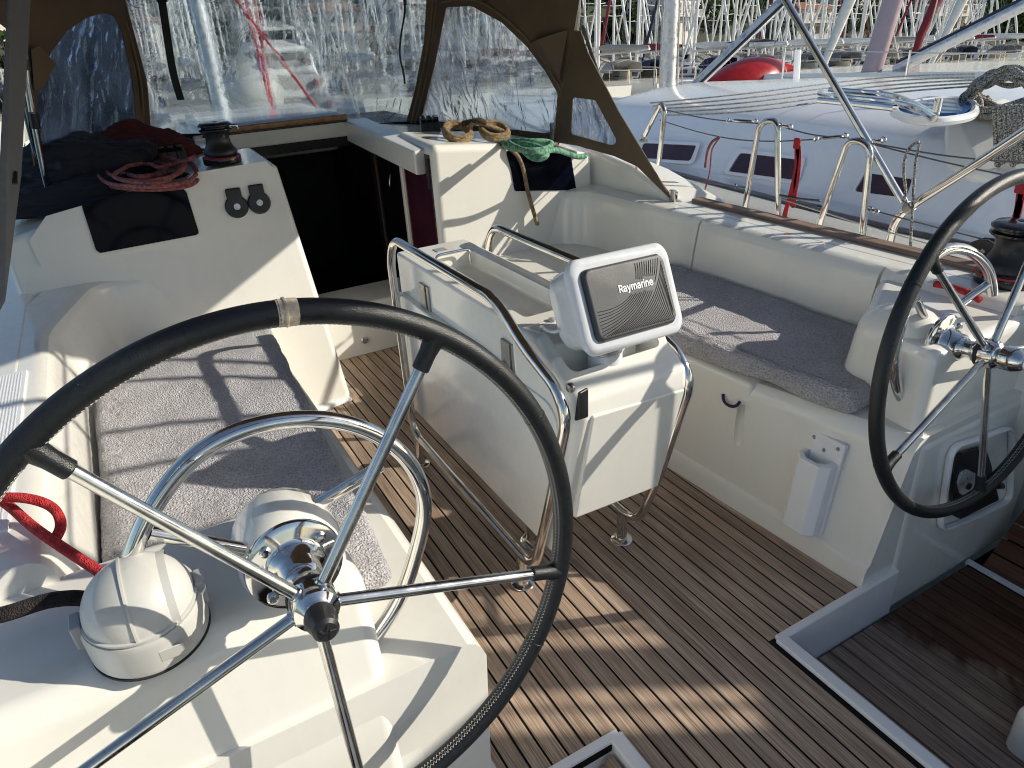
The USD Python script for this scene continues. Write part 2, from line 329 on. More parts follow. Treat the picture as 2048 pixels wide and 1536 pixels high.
# towelling
mk('towelling', {'g': ('geometry', {}), 'v': ('voronoi_texture', {'scale': 210, 'randomness': 1.0}), 'n': ('noise_texture', {'scale': 160, 'detail': 4, 'roughness': .7}), 'n2': ('noise_texture', {'scale': 9, 'detail': 4}),
                 'r': ('rgb_ramp', {'ramp': [(.30, (.30, .285, .30)), (.52, (.62, .60, .62)), (.75, (.74, .72, .73))]}), 'r2': ('rgb_ramp', {'ramp': [(.35, (.86, .85, .86)), (.65, (1, 1, 1))]}),
                 'x': ('mix_color', {'blend_type': 'multiply', 'fac': 1.0}), 'ad': ('math', {'math_type': 'add'}), 'b': ('bump', {'strength': 1.0, 'distance': .006}), 'p': ('principled_bsdf', {'roughness': .95, 'specular_ior_level': .1, 'sheen_weight': .15})},
   [('g.position', 'v.vector'), ('g.position', 'n.vector'), ('g.position', 'n2.vector'), ('n.fac', 'r.fac'), ('n2.fac', 'r2.fac'), ('r.color', 'x.a'), ('r2.color', 'x.b'), ('x.result', 'p.base_color'),
    ('v.distance', 'ad.value1'), ('n.fac', 'ad.value2'), ('ad.value', 'b.height'), ('b.normal', 'p.normal')])
# clear crinkled vinyl of the sprayhood windows: sees through, bends a little, carries haze and streaks
mk('vinyl', {'g': ('geometry', {}), 'mp': ('mapping', {'scale': (1, 1, .45), 'rotation': (.3, .2, .5)}), 'n': ('noise_texture', {'scale': 11, 'detail': 3.0, 'roughness': .5, 'distortion': 1.2}),
             'b': ('bump', {'strength': .40, 'distance': .012}), 'b2': ('bump', {'strength': .7, 'distance': .012}),
             't': ('transparent_bsdf', {'color': (.80, .86, .90)}), 'rf': ('refraction_bsdf', {'IOR': 1.045, 'roughness': .012, 'color': (.82, .87, .91)}), 'gl': ('glossy_bsdf', {'roughness': .06, 'color': (.9, .93, 1)}),
             'tr': ('translucent_bsdf', {'color': (.75, .80, .88)}), 'fr': ('fresnel', {'IOR': 1.45}), 'm1': ('mix_closure', {'fac': .62}), 'm2': ('mix_closure', {}), 'm3': ('mix_closure', {}),
             'hz': ('noise_texture', {'scale': 5, 'detail': 6, 'roughness': .65, 'distortion': .8}), 'hr': ('map_range', {'from_min': .40, 'from_max': .75, 'to_min': .01, 'to_max': .10, 'clamp': True})},
   [('g.position', 'mp.vector'), ('mp.vector', 'n.vector'), ('n.fac', 'b.height'), ('n.fac', 'b2.height'), ('b.normal', 'rf.normal'), ('b2.normal', 'gl.normal'), ('b2.normal', 'fr.normal'),
    ('t.BSDF', 'm1.closure1'), ('rf.BSDF', 'm1.closure2'), ('fr.fac', 'm2.fac'), ('m1.closure', 'm2.closure1'), ('gl.BSDF', 'm2.closure2'),
    ('mp.vector', 'hz.vector'), ('hz.fac', 'hr.value'), ('hr.result', 'm3.fac'), ('m2.closure', 'm3.closure1'), ('tr.BSDF', 'm3.closure2')], surface='m3.closure')
mk('water', {'g': ('geometry', {}), 'm': ('mapping', {'scale': (1, 1, 1)}), 'n': ('noise_texture', {'scale': 1.3, 'detail': 5, 'roughness': .6}), 'b': ('bump', {'strength': .35, 'distance': .18}),
             'p': ('principled_bsdf', {'base_color': (.018, .045, .045), 'roughness': .06, 'specular_ior_level': .5, 'ior': 1.33})},
   [('g.position', 'm.vector'), ('m.vector', 'n.vector'), ('n.fac', 'b.height'), ('b.normal', 'p.normal')])
# ================================================================== water and the yacht we stand on
WZ = -1.15
obj(None, 'water', levelled(([[-400, -400, WZ], [400, -400, WZ], [400, 400, WZ], [-400, 400, WZ]], [[0, 1, 2], [0, 2, 3]])), 'water', smooth=False, kind='structure')

CL = -.066                                        # the yacht's centre line
yacht = thing('sailing_yacht', 'white sailing yacht whose teak cockpit with twin wheels fills the foreground', 'sailing yacht')
P0, PITCH_PLANK, GAP = .472, .04365, .0056
floor = obj(yacht, 'cockpit_floor', poly_mesh(sg.Polygon([(-.64, .832), (-.338, .832), (-.338, -.4), (.182, -.4), (.182, .846), (.524, .846), (.49, 1.6), (.46, 3.24), (-.64, 3.24)]),
            np.array([0, 0, -.02]), np.array([1., 0, 0]), np.array([0, 1., 0]), np.array([0, 0, 1.]), .0184), 'caulk', smooth=False)
def plank_mesh(poly, z, th=.006, tilt=None):
    P = sg.Polygon(poly); top = P.buffer(-.0006, join_style=2)
    a, b = np.array(P.exterior.coords)[:-1], np.array(top.exterior.coords)[:-1]
    if len(a) != len(b): return poly_mesh(P, np.array([0, 0, z-th]), np.array([1., 0, 0]), np.array([0, 1., 0]), np.array([0, 0, 1.]), th)
    if sg.Polygon(b).exterior.is_ccw != P.exterior.is_ccw: b = b[::-1]
    k = np.argmin(np.linalg.norm(b-a[0], axis=1)); b = np.roll(b, -k, 0)
    if not P.exterior.is_ccw: a, b = a[::-1], b[::-1]
    rings = [np.c_[a, np.full(len(a), z-th)], np.c_[a, np.full(len(a), z-.0006)], np.c_[b, np.full(len(b), z)]]
    v, f = loft(rings, True, True); return v, f
rnd = random.Random(5)
xs_edge = lambda y: float(np.interp(y, [.85, .95, 1.05, 1.3, 1.6, 2.2, 3.05], [.52, .515, .51, .495, .478, .455, .43]))
obj(floor, 'plank', plank_mesh([(P0+GAP/2, .856), (.505, .856), (.515, .866), (xs_edge(1.0), 1.0), (xs_edge(1.3), 1.3), (P0+GAP/2, 1.66)], 0), 'teak')
for k in range(25):
    x1, x0 = P0-PITCH_PLANK*k-GAP/2, P0-PITCH_PLANK*(k+1)+GAP/2
    xm = (x0+x1)/2; ya = -.38 if -.335 < xm < .178 else .856
    if x0 < .178 < x1 or x0 < -.335 < x1: ya = .856
    yf = 3.222-.06*xm if xm < .43 else 3.2
    if xm > .40: yf = 2.95
    obj(floor, 'plank', plank_mesh([(x0, ya), (x1, ya), (x1, yf), (x0, yf)], rnd.uniform(-.0003, .0003)), 'teak')
# planks that run on aft, cut along the sills
for a, b in ((.1705, .178), ): pass
# --- helm wells either side of the centre walkway
def mir(m, dz=0.0):
    v, f = arr(m); v = v.copy(); v[:, 0] = 2*CL-v[:, 0]; v[:, 2] += dz; return v, f[:, ::-1]
for side in (0, 1):
    M_ = (lambda m: m) if side == 0 else mir
    wf = obj(yacht, 'well_floor', M_(sbox(.22, 1.30, -.4, .832, -.18, -.1515)), 'caulk', smooth=False)
    for k in range(16):
        a = .352+k*.0455
        if a > 1.02: break
        if side == 1 and k > 3: break
        obj(wf, 'plank', M_(plank_mesh([(a, -.38), (a+.0412, -.38), (a+.0412, .828), (a, .828)], -.146)), 'teak_wet')
    for k in range(4):                              # teak strips on the sloping face under the sill
        t0, t1 = k/4+.02, (k+1)/4-.015
        q = lambda t: np.array([.226+.112*t, -.010-.125*t])
        (xa, za), (xb, zb) = q(t0), q(t1)
        v = np.array([[xa, y, za] for y in (-.38, .822)]+[[xb, y, zb] for y in (-.38, .822)]); n = np.array([-.745, 0, -.667])*.006
        obj(wf, 'plank', M_(hullr(np.vstack([v, v+n]), 0)), 'teak_wet')
    obj(yacht, 'well_sill', M_(rbox(.180, .217, -.4, .848, -.18, .009, .007)), 'gelcoat_cool')
    obj(yacht, 'well_riser', M_(hullr(np.vstack([box8(.195, .66, .842, .852, -.18, .002)]), .007)), 'gelcoat_cool')
    if side == 0:
        ob = obj(yacht, 'well_side', sbox(1.045, 1.06, -.4, .84, -.19, -.1405), 'gelcoat_cool', smooth=False)
        for k in range(5):
            t0, t1 = k/5, (k+1)/5-.02; q = lambda t: np.array([1.064+.20*t, -.142+.20*t])
            (xa, za), (xb, zb) = q(t0), q(t1); v = np.array([[xa, y, za] for y in (-.38, .80)]+[[xb, y, zb] for y in (-.38, .80)])
            obj(ob, 'plank', hullr(np.vstack([v, v+np.array([.005, 0, -.005])]), 0), 'teak_wet')
    st = obj(yacht, 'helm_step', M_(hullr(box8(.53, 1.0, -.35, .40, -.18, -.045), .03, 2)), 'gelcoat')
    if side == 0:
        for k in range(8): obj(st, 'plank', sbox(.575+k*.05, .575+k*.05+.045, -.33, .36, -.016, -.009), 'teak_wet', smooth=False)

# --- seats, backrests and coamings
def seat_solid(ys, xf, xe, xo, zs=.441):
    rings = []
    for y in np.linspace(ys[0], ys[-1], 40):
        a, b = np.interp(y, ys, xf), np.interp(y, ys, xe); s = 1 if xo > a else -1
        prof = [(a-.0*s, -.03), (a, .0), (a+.004*s, .05), (a+.010*s, .066), (a+.020*s, .074), (b-.014*s, .392), (b-.006*s, .415), (b+.006*s, .432), (b+.022*s, zs), (xo, zs), (xo, -.03)]
        rings.append([(p, y, z) for p, z in prof])
    return loft(rings, True, True)
Ys = [.852, .95, 1.05, 1.3, 1.6, 2.2, 3.05]
seat_s = seat_solid(Ys, [.52, .515, .51, .495, .478, .455, .43], [.632, .61, .585, .53, .505, .47, .44], 1.12)
cut = hullr([(.505, 1.333, .235), (.535, 1.333, .42), (.57, 1.333, .60), (.50, 1.333, .24)], .017, 2)
seat_mesh = man(seat_s)-man(cut)
obj(yacht, 'seat_moulding', seat_mesh, 'gelcoat', smooth=28)
lid_y0, lid_y1 = 1.305, 2.35
lid = hullr([(np.interp(y, Ys, [.632, .61, .585, .53, .505, .47, .44])+d, y, z) for y in (lid_y0+.02, 1.6, lid_y1) for d, z in ((.002, .375), (.004, .43), (.09, .43), (.09, .375))], .016, 2)
obj(yacht, 'locker_lid', lid, 'gelcoat')
seat_p = seat_solid([.88, 2.95], [-.605, -.60], [-.625, -.62], -1.30)
obj(yacht, 'seat_moulding', man(seat_p), 'gelcoat', smooth=28)

def wall(path, prof, dz=0):
    """A moulded wall: plan path (cockpit on its left when side<0), profile of (outward offset, height)."""
    p = np.asarray(path, float); t = np.gradient(p, axis=0); t /= np.linalg.norm(t, axis=1, keepdims=True)
    return p, t, [(o, z) for o, z in prof]
def wall_solid(path, prof, side):
    p, t, prof = wall(path, prof); n = np.c_[t[:, 1], -t[:, 0]]*side
    prof = prof+[(.16, prof[-1][1]), (.16, prof[0][1])]
    return loft([[(*(p[i]+n[i]*o), z) for o, z in prof] for i in range(len(p))], True, True)
PROF = [(-.038, .425), (-.030, .46), (-.014, .58), (-.001, .655), (.004, .675), (.013, .690), (.028, .698), (.05, .700)]
path_s = fillet([(1.045, .90), (1.05, 1.6), (1.05, 3.016), (.40, 3.02)], .36, 14)
ws = man(wall_solid(path_s, PROF, 1))
for gy in (1.312, 2.13):
    ws = ws-man(hullr([(1.0, gy, .452), (1.055, gy, .725), (1.03, gy, .725), (.97, gy, .452), (1.024, gy, .452), (1.07, gy, .69)], .0055))
obj(yacht, 'backrest', ws, 'gelcoat', smooth=28)
path_p = fillet([(-1.245, 1.20), (-1.25, 1.6), (-1.255, 2.42), (-1.13, 2.855), (-.6, 2.90)], .07, 10)
wp = man(wall_solid(path_p, PROF, -1))
wp = wp-man(hullr([(-1.20, 1.75, .452), (-1.255, 1.75, .725), (-1.17, 1.75, .452), (-1.25, 1.75, .69)], .0055))
obj(yacht, 'backrest', wp, 'gelcoat', smooth=28)
obj(yacht, 'coaming', hullr(np.vstack([box8(1.11, 1.30, .2, 3.3, .3, .689), box8(1.30, 1.385, .2, 3.3, .3, .655)]), .010), 'gelcoat')
obj(yacht, 'coaming', hullr(np.vstack([box8(-1.60, -1.315, 1.24, 3.3, .3, .672), box8(-1.58, -1.34, 1.27, 3.3, .3, .690)]), .012, 2), 'gelcoat')
obj(yacht, 'teak_capping', hullr(box8(1.225, 1.272, .98, 2.36, .701, .712), .004), 'teak_cap', label='strip of weathered teak along the starboard coaming top')
obj(yacht, 'capping_groove', sbox(1.145, 1.149, 1.0, 2.5, .6985, .7003), 'grey_plastic', smooth=False)
obj(yacht, 'coaming_hump', hullr([(1.17, 3.05, .845), (1.38, 3.05, .80), (1.165, 2.7, .80), (1.36, 2.7, .76), (1.20, 2.40, .685), (1.36, 2.33, .675), (1.165, 3.05, .66), (1.37, 3.05, .6), (1.19, 2.38, .66)], .022, 2), 'gelcoat')
# non-slip pad with fine ridges on the port coaming
pad = obj(yacht, 'non_slip_pad', hullr(box8(-1.40, -1.31, 1.32, 2.1, .700, .7035), .003), 'gelcoat_cool')
obj(pad, 'ridges', cat(*[sbox(-1.395+i*.0068, -1.3925+i*.0068, 1.33, 2.09, .7062, .7072) for i in range(12)]), 'gelcoat_cool', smooth=False)
obj(yacht, 'coaming_slot', sbox(-1.432, -1.418, 1.32, 2.28, .7005, .7035), 'rubber', smooth=False)

# --- bulkheads and companionway
obj(yacht, 'bulkhead', hullr([(.30, 3.005, .955), (.68, 3.005, .915), (1.09, 3.005, .825), (1.10, 3.005, .30), (.30, 3.005, .02), (.30, 3.36, .975), (.70, 3.36, .935), (1.12, 3.36, .845), (1.12, 3.36, .3), (.30, 3.36, .02)], .034, 2), 'gelcoat')
sw = panel([(1011, 302), (1040, 296), (1140, 306), (1152, 380), (1029, 382), (1022, 340)], (np.array([0, 2.9705, 0]), np.array([0, -1., 0])), .004, rnd=.012)
cw = obj(yacht, 'cabin_window', sw, 'dark_acrylic', smooth=False, label='dark smoked window in the starboard bulkhead')
RB = .026; bp_y = lambda z: 2.82+(z-.02)*.118
pb = [(x, bp_y(z), z) for x, z in ((-.43, .985), (-.415, .80), (-.335, .02), (-1.34, .02), (-1.34, .86), (-.9, .955))]
obj(yacht, 'bulkhead', hullr(pb+[(x, 3.35, z) for x, z in ((-.43, 1.0), (-.335, .02), (-1.34, .02), (-1.34, .88), (-.9, .97))], RB, 2), 'gelcoat')
nb = np.array([0, -1., .118]); nb /= np.linalg.norm(nb); pb_plane = (np.array([0, bp_y(.5), .5])+nb*RB, nb)
up_plane = (pb_plane[0]+nb*.0005, nb)
obj(yacht, 'upper_panel', panel([(84, 534), (206, 508), (580, 438), (553, 342), (530, 322), (385, 346), (365, 365), (160, 412), (92, 432), (58, 482)], up_plane, .008, rnd=.01), 'gelcoat', smooth=False)
obj(yacht, 'cabin_window', panel([(163, 410), (250, 385), (357, 366), (373, 385), (398, 466), (392, 470), (200, 506), (192, 500)], (up_plane[0]+nb*.0085, nb), .004, rnd=.008), 'dark_acrylic', smooth=False, label='dark smoked window in the port bulkhead')
obj(yacht, 'foot_flange', hullr([(-.32, 2.79, .002), (-.55, 2.745, .002), (-.33, 2.95, .002), (-.55, 2.95, .002)], .012), 'gelcoat_cool')
obj(yacht, 'companionway_step', hullr(box8(-.62, .46, 3.245, 3.5, -.03, .245), .018, 2), 'gelcoat')
dr = at(729, 680, y=3.226)
drain = obj(yacht, 'step_latch', lathe([(.0001, 0), (.020, 0), (.020, .006), (.016, .012), (.006, .013), (.0001, .013)], dr, (0, -1, .1), 20), 'steel')
obj(yacht, 'companionway_frame', rbox(.252, .282, 3.33, 3.362, .22, .96, .006), 'gelcoat')
wb = obj(yacht, 'washboard', rbox(.262, .274, 3.0, 3.325, .12, .948, .004), 'purple_acrylic', label='purple tinted acrylic door leaf folded open')
lk = at(838, 318, x=.262)
obj(wb, 'lock', cat(rbox(.238, .2615, lk[1]-.045, lk[1]+.06, lk[2]-.022, lk[2]+.022, .004), rbox(.232, .2375, lk[1]-.01, lk[1]+.03, lk[2]-.012, lk[2]+.014, .002)), 'satin_steel')
obj(wb, 'hinge', rbox(.250, .2615, 3.004, 3.02, .80, .93, .003), 'black_plastic')
obj(yacht, 'hatch_coaming', hullr([(.225, 3.06, .87), (.225, 3.06, .955), (.205, 3.94, .93), (.205, 3.94, 1.02), (.31, 3.06, .87), (.31, 3.06, .965), (.31, 3.94, .93), (.31, 3.94, 1.02)], .010), 'gelcoat')
obj(yacht, 'sliding_hatch', cat(hullr(box8(-.56, .20, 3.95, 4.75, .958, 1.022), .010), rbox(-.50, .19, 4.0, 4.8, 1.032, 1.07, .012)), 'gelcoat')
tr = obj(yacht, 'hatch_trim', rbox(-.53, .205, 3.915, 3.945, 1.034, 1.062, .006), 'varnish')
obj(yacht, 'trim_shadow_gap', rbox(-.53, .205, 3.922, 3.95, 1.0225, 1.033, .002), 'black_plastic')
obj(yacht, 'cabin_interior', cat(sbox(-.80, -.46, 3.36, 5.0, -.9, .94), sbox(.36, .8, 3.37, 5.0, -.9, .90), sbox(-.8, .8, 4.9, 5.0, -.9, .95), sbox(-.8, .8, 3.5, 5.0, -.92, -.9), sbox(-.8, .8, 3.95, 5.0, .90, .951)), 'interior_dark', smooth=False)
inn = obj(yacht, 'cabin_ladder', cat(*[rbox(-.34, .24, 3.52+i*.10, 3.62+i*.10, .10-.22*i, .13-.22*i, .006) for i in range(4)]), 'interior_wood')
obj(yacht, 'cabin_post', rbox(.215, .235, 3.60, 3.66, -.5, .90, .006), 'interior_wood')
obj(yacht, 'cabin_handle', tube(fillet([at(785, 345, y=3.62), at(780, 352, y=3.58), at(779, 372, y=3.58), at(783, 380, y=3.62)], .02), .006), 'steel')
# coachroof, deck and hull ahead
obj(yacht, 'coachroof', hullr([(x, y, z) for y, w, zz in ((5.02, .97, .86), (6.2, .80, .80), (7.6, .45, .62)) for x, z in ((CL-w, zz-.12), (CL+w, zz-.12), (CL-w*.75, zz), (CL+w*.75, zz), (CL, zz+.03))]+[(CL-.97, 5.02, .5), (CL+.97, 5.02, .5)], .06, 2), 'gelcoat')
obj(yacht, 'coachroof', hullr([(CL+s*w, y, z) for s in (-1, 1) for y, w, z in ((4.76, 1.02, .84), (5.1, .98, .80), (4.76, .72, .90), (5.1, .70, .90), (4.76, .96, .80), (5.1, .9, .78))], .03, 2), 'gelcoat')
obj(yacht, 'coachroof', hullr([(-1.33, 3.38, .80), (-1.30, 4.1, .80), (-.50, 3.38, .985), (-.50, 4.1, .985), (-.9, 3.38, .945), (-.9, 4.1, .945)], .03, 2), 'gelcoat')
obj(yacht, 'coachroof', hullr([(1.08, 3.38, .79), (1.0, 4.1, .79), (.33, 3.38, .965), (.33, 4.1, .965), (.68, 3.38, .92), (.68, 4.1, .92)], .03, 2), 'gelcoat')
half = np.array([(-1.6, 1.46), (0, 1.52), (2, 1.50), (4, 1.38), (6, 1.12), (8, .68), (9.3, .22), (9.75, .03)])
plan = np.vstack([np.c_[CL+half[:, 1], half[:, 0]], np.c_[CL-half[::-1, 1], half[::-1, 0]]])
hole = sg.box(-1.58, -1.7, 1.38, 3.3).union(sg.box(-.85, 3, .85, 5.0))
obj(yacht, 'deck', poly_mesh(sg.Polygon(plan).difference(hole), np.array([0, 0, .56]), np.array([1., 0, 0]), np.array([0, 1., 0]), np.array([0, 0, 1.]), .06), 'gelcoat_step', smooth=False)
obj(yacht, 'hull', thicken(*loft([[(CL+(x-CL)*k, y, z) for x, y in plan] for z, k in ((.62, 1.0), (.2, .99), (-.3, .95), (-.8, .86))][::-1], True), .02), 'gelcoat')
mast = obj(yacht, 'mast', tube([(CL, 6.3, .7), (CL, 6.35, 9), (CL, 6.4, 16)], .085, 16, squash=.7), 'alloy')

# --- helm consoles
def console(side):
    f = (lambda m: m) if side else (lambda m: mir(m, -.058))
    parts = []
    low = hullr([(x, y, z) for x, y, z in ((-.775, .908, -.14), (-.765, .924, .295), (-1.60, .908, -.14), (-1.60, .924, .295), (-.775, 1.22, -.1), (-.765, 1.22, .30), (-1.60, 1.25, -.1), (-1.60, 1.25, .30), (-.79, .95, .335), (-.79, 1.2, .34))], .042, 2)
    upp = hullr([(x, y, z) for x in (-.828, -1.62) for y, z in ((.884, -.1), (.908, .33), (.948, .60), (.958, .612), (1.20, .612), (1.24, -.1))], .034, 2)
    if not side: f = lambda m: m
    cowl = hullr([(-.890, y, z) for y, z in ((1.020, .675), (1.075, .665), (1.013, .56), (1.10, .54))], .088, 2)
    if not side:
        low = hullr([(x, y, z) for x, y in ((.668, .878), (.668, .98), (.80, 1.14), (.98, 1.27), (1.27, 1.27), (1.27, .878)) for z in (-.14, .40)], .032, 2)
        upp = hullr([(x, y, z) for x, y in ((.690, .905), (.700, 1.0), (.84, 1.16), (1.06, 1.285), (1.27, 1.285), (1.27, .905)) for z in (.38, .638)], .030, 2)
        cowl = hullr([(.767, y, z) for y, z in ((1.015, .640), (1.07, .630), (1.01, .50), (1.09, .48))], .085, 2)
    con = obj(yacht, 'helm_console', f(man(low)+man(upp)), 'gelcoat', smooth=30)
    obj(con, 'hub_cowl', f(man(cowl)), 'gelcoat', smooth=40)
    return con
con_p = console(True); con_s = console(False)
obj(con_p, 'moulded_boss', hullr([(-.94, .885, .07), (-.94, .885, .0), (-.89, .885, .05), (-.90, .89, 0)], .022, 2), 'gelcoat')
# engine panel in its recess on the starboard console
ey = .836
fr = [at(1903, 893, y=ey), at(1950, 880, y=ey), at(2025, 852, y=ey), at(2020, 1000, y=ey), at(1960, 1030, y=ey), at(1878, 1062, y=ey), at(1890, 980, y=ey)]
ep = obj(con_s, 'panel_frame', tube(fillet(fr, .05, 6, True), .010, 10, True, squash=.7), 'gelcoat_cool')
ctr = at(1938, 965, y=ey-.004)
e2 = thing('engine_panel', 'black engine control panel with pale oval face in the starboard console recess', 'control panel', (ctr[0], ctr[1], ctr[2]))
obj(e2, 'back_plate', panel([(1913, 906), (1965, 890), (1978, 930), (1985, 990), (1955, 1012), (1902, 1008), (1900, 985)], (np.array([0, ey+.002, 0]), np.array([0, -1., 0])), .008, rnd=.01), 'black_plastic', smooth=False)
obj(e2, 'oval_face', panel([(1932, 938+0), (1918, 945), (1913, 965), (1918, 986), (1930, 990), (1946, 970), (1947, 945)], (np.array([0, ey-.007, 0]), np.array([0, -1., 0])), .006, rnd=.012), 'pale_plastic', smooth=False)
oc = lambda x, y: at(x, y, y=ey-.0135)
for i, (px, py) in enumerate([(1924, 948), (1931, 946), (1939, 957), (1923, 966)]):
    obj(e2, 'gauge_mark', tube(fillet([oc(px-4, py-4), oc(px-4, py+3), oc(px+3, py+3), oc(px+4, py-4)], .004), .0011, 5), 'grey_plastic')
obj(e2, 'button', lathe([(.0001, 0), (.010, 0), (.010, .006), (.0001, .007)], oc(1936, 972), (0, -1, 0), 16), 'rubber')
lev = [at(1925, 1012, y=ey-.02), at(1988, 975, y=ey-.02), at(1993, 998, y=ey-.02), at(1920, 1034, y=ey-.02)]
obj(e2, 'throttle_housing', hullr([*lev]+[p+np.array([0, .03, 0]) for p in lev], .006), 'black_plastic')
obj(e2, 'throttle_lever', tube([at(1975, 978, y=ey-.03), at(1992, 974, y=ey-.06), at(2006, 971, y=ey-.075)], [.008, .006, .009], 8), 'black_plastic')
# --- black socket covers on the port bulkhead
for i, (px, py) in enumerate(((473, 413), (518, 405))):
    c = on_plane(px, py, up_plane[0]+nb*.009, nb)
    s = thing('socket_cover', ['black round socket cover on the port bulkhead, nearer the smoked window', 'black round socket cover on the port bulkhead, nearer the companionway'][i], 'socket cover', c)
    obj(s, 'disc', lathe([(.0001, 0), (.042, 0), (.043, .006), (.038, .012), (.0001, .014)], c, nb, 28), 'black_plastic')
    obj(s, 'centre_button', lathe([(.0001, .0135), (.012, .0135), (.012, .017), (.0001, .0175)], c, nb, 16), 'alloy')
    obj(s, 'flap_hinge', hullr([c+nb*.006+np.array([dx, .118*dz, dz]) for dx in (-.022, .022) for dz in (.03, .062)], .006), 'black_plastic')
# ================================================================== steering wheels
TILT = .101; RIM = .42
UPW = np.array([0, math.sin(TILT), math.cos(TILT)]); NRM = np.array([0, -math.cos(TILT), math.sin(TILT)]); XW = np.array([1., 0, 0])
def steering_wheel(c, phase, label, port):
    c = np.array(c); w = thing('steering_wheel', label, 'steering wheel', c, group='twin steering wheels')
    P = lambda th, r=RIM, n=0.: c+r*(math.cos(th)*XW+math.sin(th)*UPW)+n*NRM
    spokes = [phase-2*math.pi/5*i for i in range(5)]
    rim = obj(w, 'rim', tube([P(t) for t in np.linspace(0, 2*np.pi, 160, endpoint=False)], .0168, 20, True), 'leather', smooth=True)
    for s in spokes:
        obj(w, 'spoke', tube([P(s, .026), P(s, .2), P(s, RIM-.052)], [.0092, .0092, .0088], 16), 'worn_steel', smooth=40)
        obj(rim, 'spoke_boot', tube([P(s, RIM-.056), P(s, RIM-.054), P(s, RIM-.03), P(s, RIM-.016), P(s, RIM-.004)], [.0102, .0125, .0125, .0145, .0172], 16), 'leather', smooth=50)
    # cross stitching along the inner edge, leaving the boots free
    zs = []
    for k in range(420):
        t = 2*math.pi*k/420
        if any(abs((t-s+math.pi) % (2*math.pi)-math.pi) < .05 for s in spokes): continue
        dt = 2*math.pi/420
        for a, b in ((-1, 1), (1, -1)):
            q = []
            for u, sg_ in ((0, a), (1, b)):
                ang = math.pi+sg_*.30+(.35 if port else .2)      # round the tube, inner side
                q.append(c+(RIM+.0171*math.cos(ang))*(math.cos(t+u*dt)*XW+math.sin(t+u*dt)*UPW)+.0171*math.sin(ang)*-NRM)
            zs.append(tube(q, .00055, 3, caps=False))
    obj(rim, 'stitching', cat(*zs), 'stitching', smooth=False, kind='stuff')
    for t in np.arange(0, 2*math.pi, math.pi/3)+.42:
        obj(rim, 'seam', tube([P(t)+.0171*(math.cos(a)*(math.cos(t)*XW+math.sin(t)*UPW)+math.sin(a)*NRM) for a in np.linspace(0, 2*np.pi, 20, endpoint=False)], .0007, 5, True), 'black_plastic')
    hub = obj(w, 'hub', lathe([(.0001, -.035), (.026, -.035), (.028, -.03), (.028, -.022), (.032, -.018), (.034, -.012), (.034, .016), (.032, .021), (.024, .026), (.021, .030), (.0001, .030)], c, NRM, 40), 'steel')
    for s in spokes: obj(hub, 'spoke_socket', tube([P(s, .018), P(s, .036)], .0125, 16), 'steel')
    if port: obj(hub, 'brake_knob', cat(lathe([(.0001, .03), (.021, .03), (.0225, .034), (.0225, .046), (.019, .052), (.0185, .066), (.014, .071), (.0001, .072)], c, NRM, 24), *[tube([P(a, .012, .0715), P(a+.5, .004, .0728)], .0016, 6) for a in np.arange(0, 6, 1.25)]), 'black_plastic')
    else: obj(hub, 'hub_nut', lathe([(.0001, .03), (.026, .03), (.030, .034), (.030, .060), (.022, .078), (.017, .082), (.0001, .083)], c, NRM, 32), 'steel'); obj(hub, 'nut_badge', lathe([(.0001, .0835), (.016, .0835), (.015, .0855), (.0001, .0858)], c, NRM, 24), 'white_print')
    obj(hub, 'black_ring', lathe([(.0345, -.022), (.0352, -.02), (.0352, -.014), (.0345, -.012)], c, NRM, 32), 'rubber')
    sh = obj(w, 'shaft_flange', lathe([(.0001, -.120), (.073, -.120), (.0755, -.116), (.074, -.109), (.066, -.105), (.050, -.103), (.043, -.099), (.040, -.088), (.035, -.083), (.033, -.066), (.027, -.060), (.022, -.052), (.021, -.03), (.0001, -.03)], c, NRM, 48), 'steel', smooth=50)
    for a in np.arange(4)*math.pi/2+.7:
        obj(sh, 'bolt', lathe([(.0001, 0), (.009, 0), (.009, .004), (.006, .0065), (.0045, .0045), (.0001, .0045)], P(a, .058, -.1045), NRM, 14), 'steel')
    if port:
        # masking tape wound round the top of the rim to mark the wheel's centre
        th = min(np.linspace(1.2, 2.0, 400), key=lambda t: abs((lambda q: 1024+F_PX*q[0]/q[2]-573)(AX@(P(t)-EYE))))
        obj(rim, 'tape_marker', tube([P(t) for t in np.linspace(th-.030, th+.030, 9)], [.0172, .0178, .0175, .0179, .0176, .0179, .0175, .0178, .0172], 18, caps=False), 'tape', smooth=60)
        obj(rim, 'tape_ridge', tube([P(th+.006)+.0176*(math.cos(a)*(math.cos(th)*XW+math.sin(th)*UPW)+math.sin(a)*NRM) for a in np.linspace(-.9, 2.6, 24)], .0022, 6), 'tape')
    return w
W1, W2 = (-.899, .809, .733), (.767, .810, .666)
steering_wheel(W1, .9516, 'large leather rimmed steering wheel in the foreground with tape around its top', True)
steering_wheel(W2, 3.6053, 'smaller looking leather rimmed steering wheel at right, without tape', False)

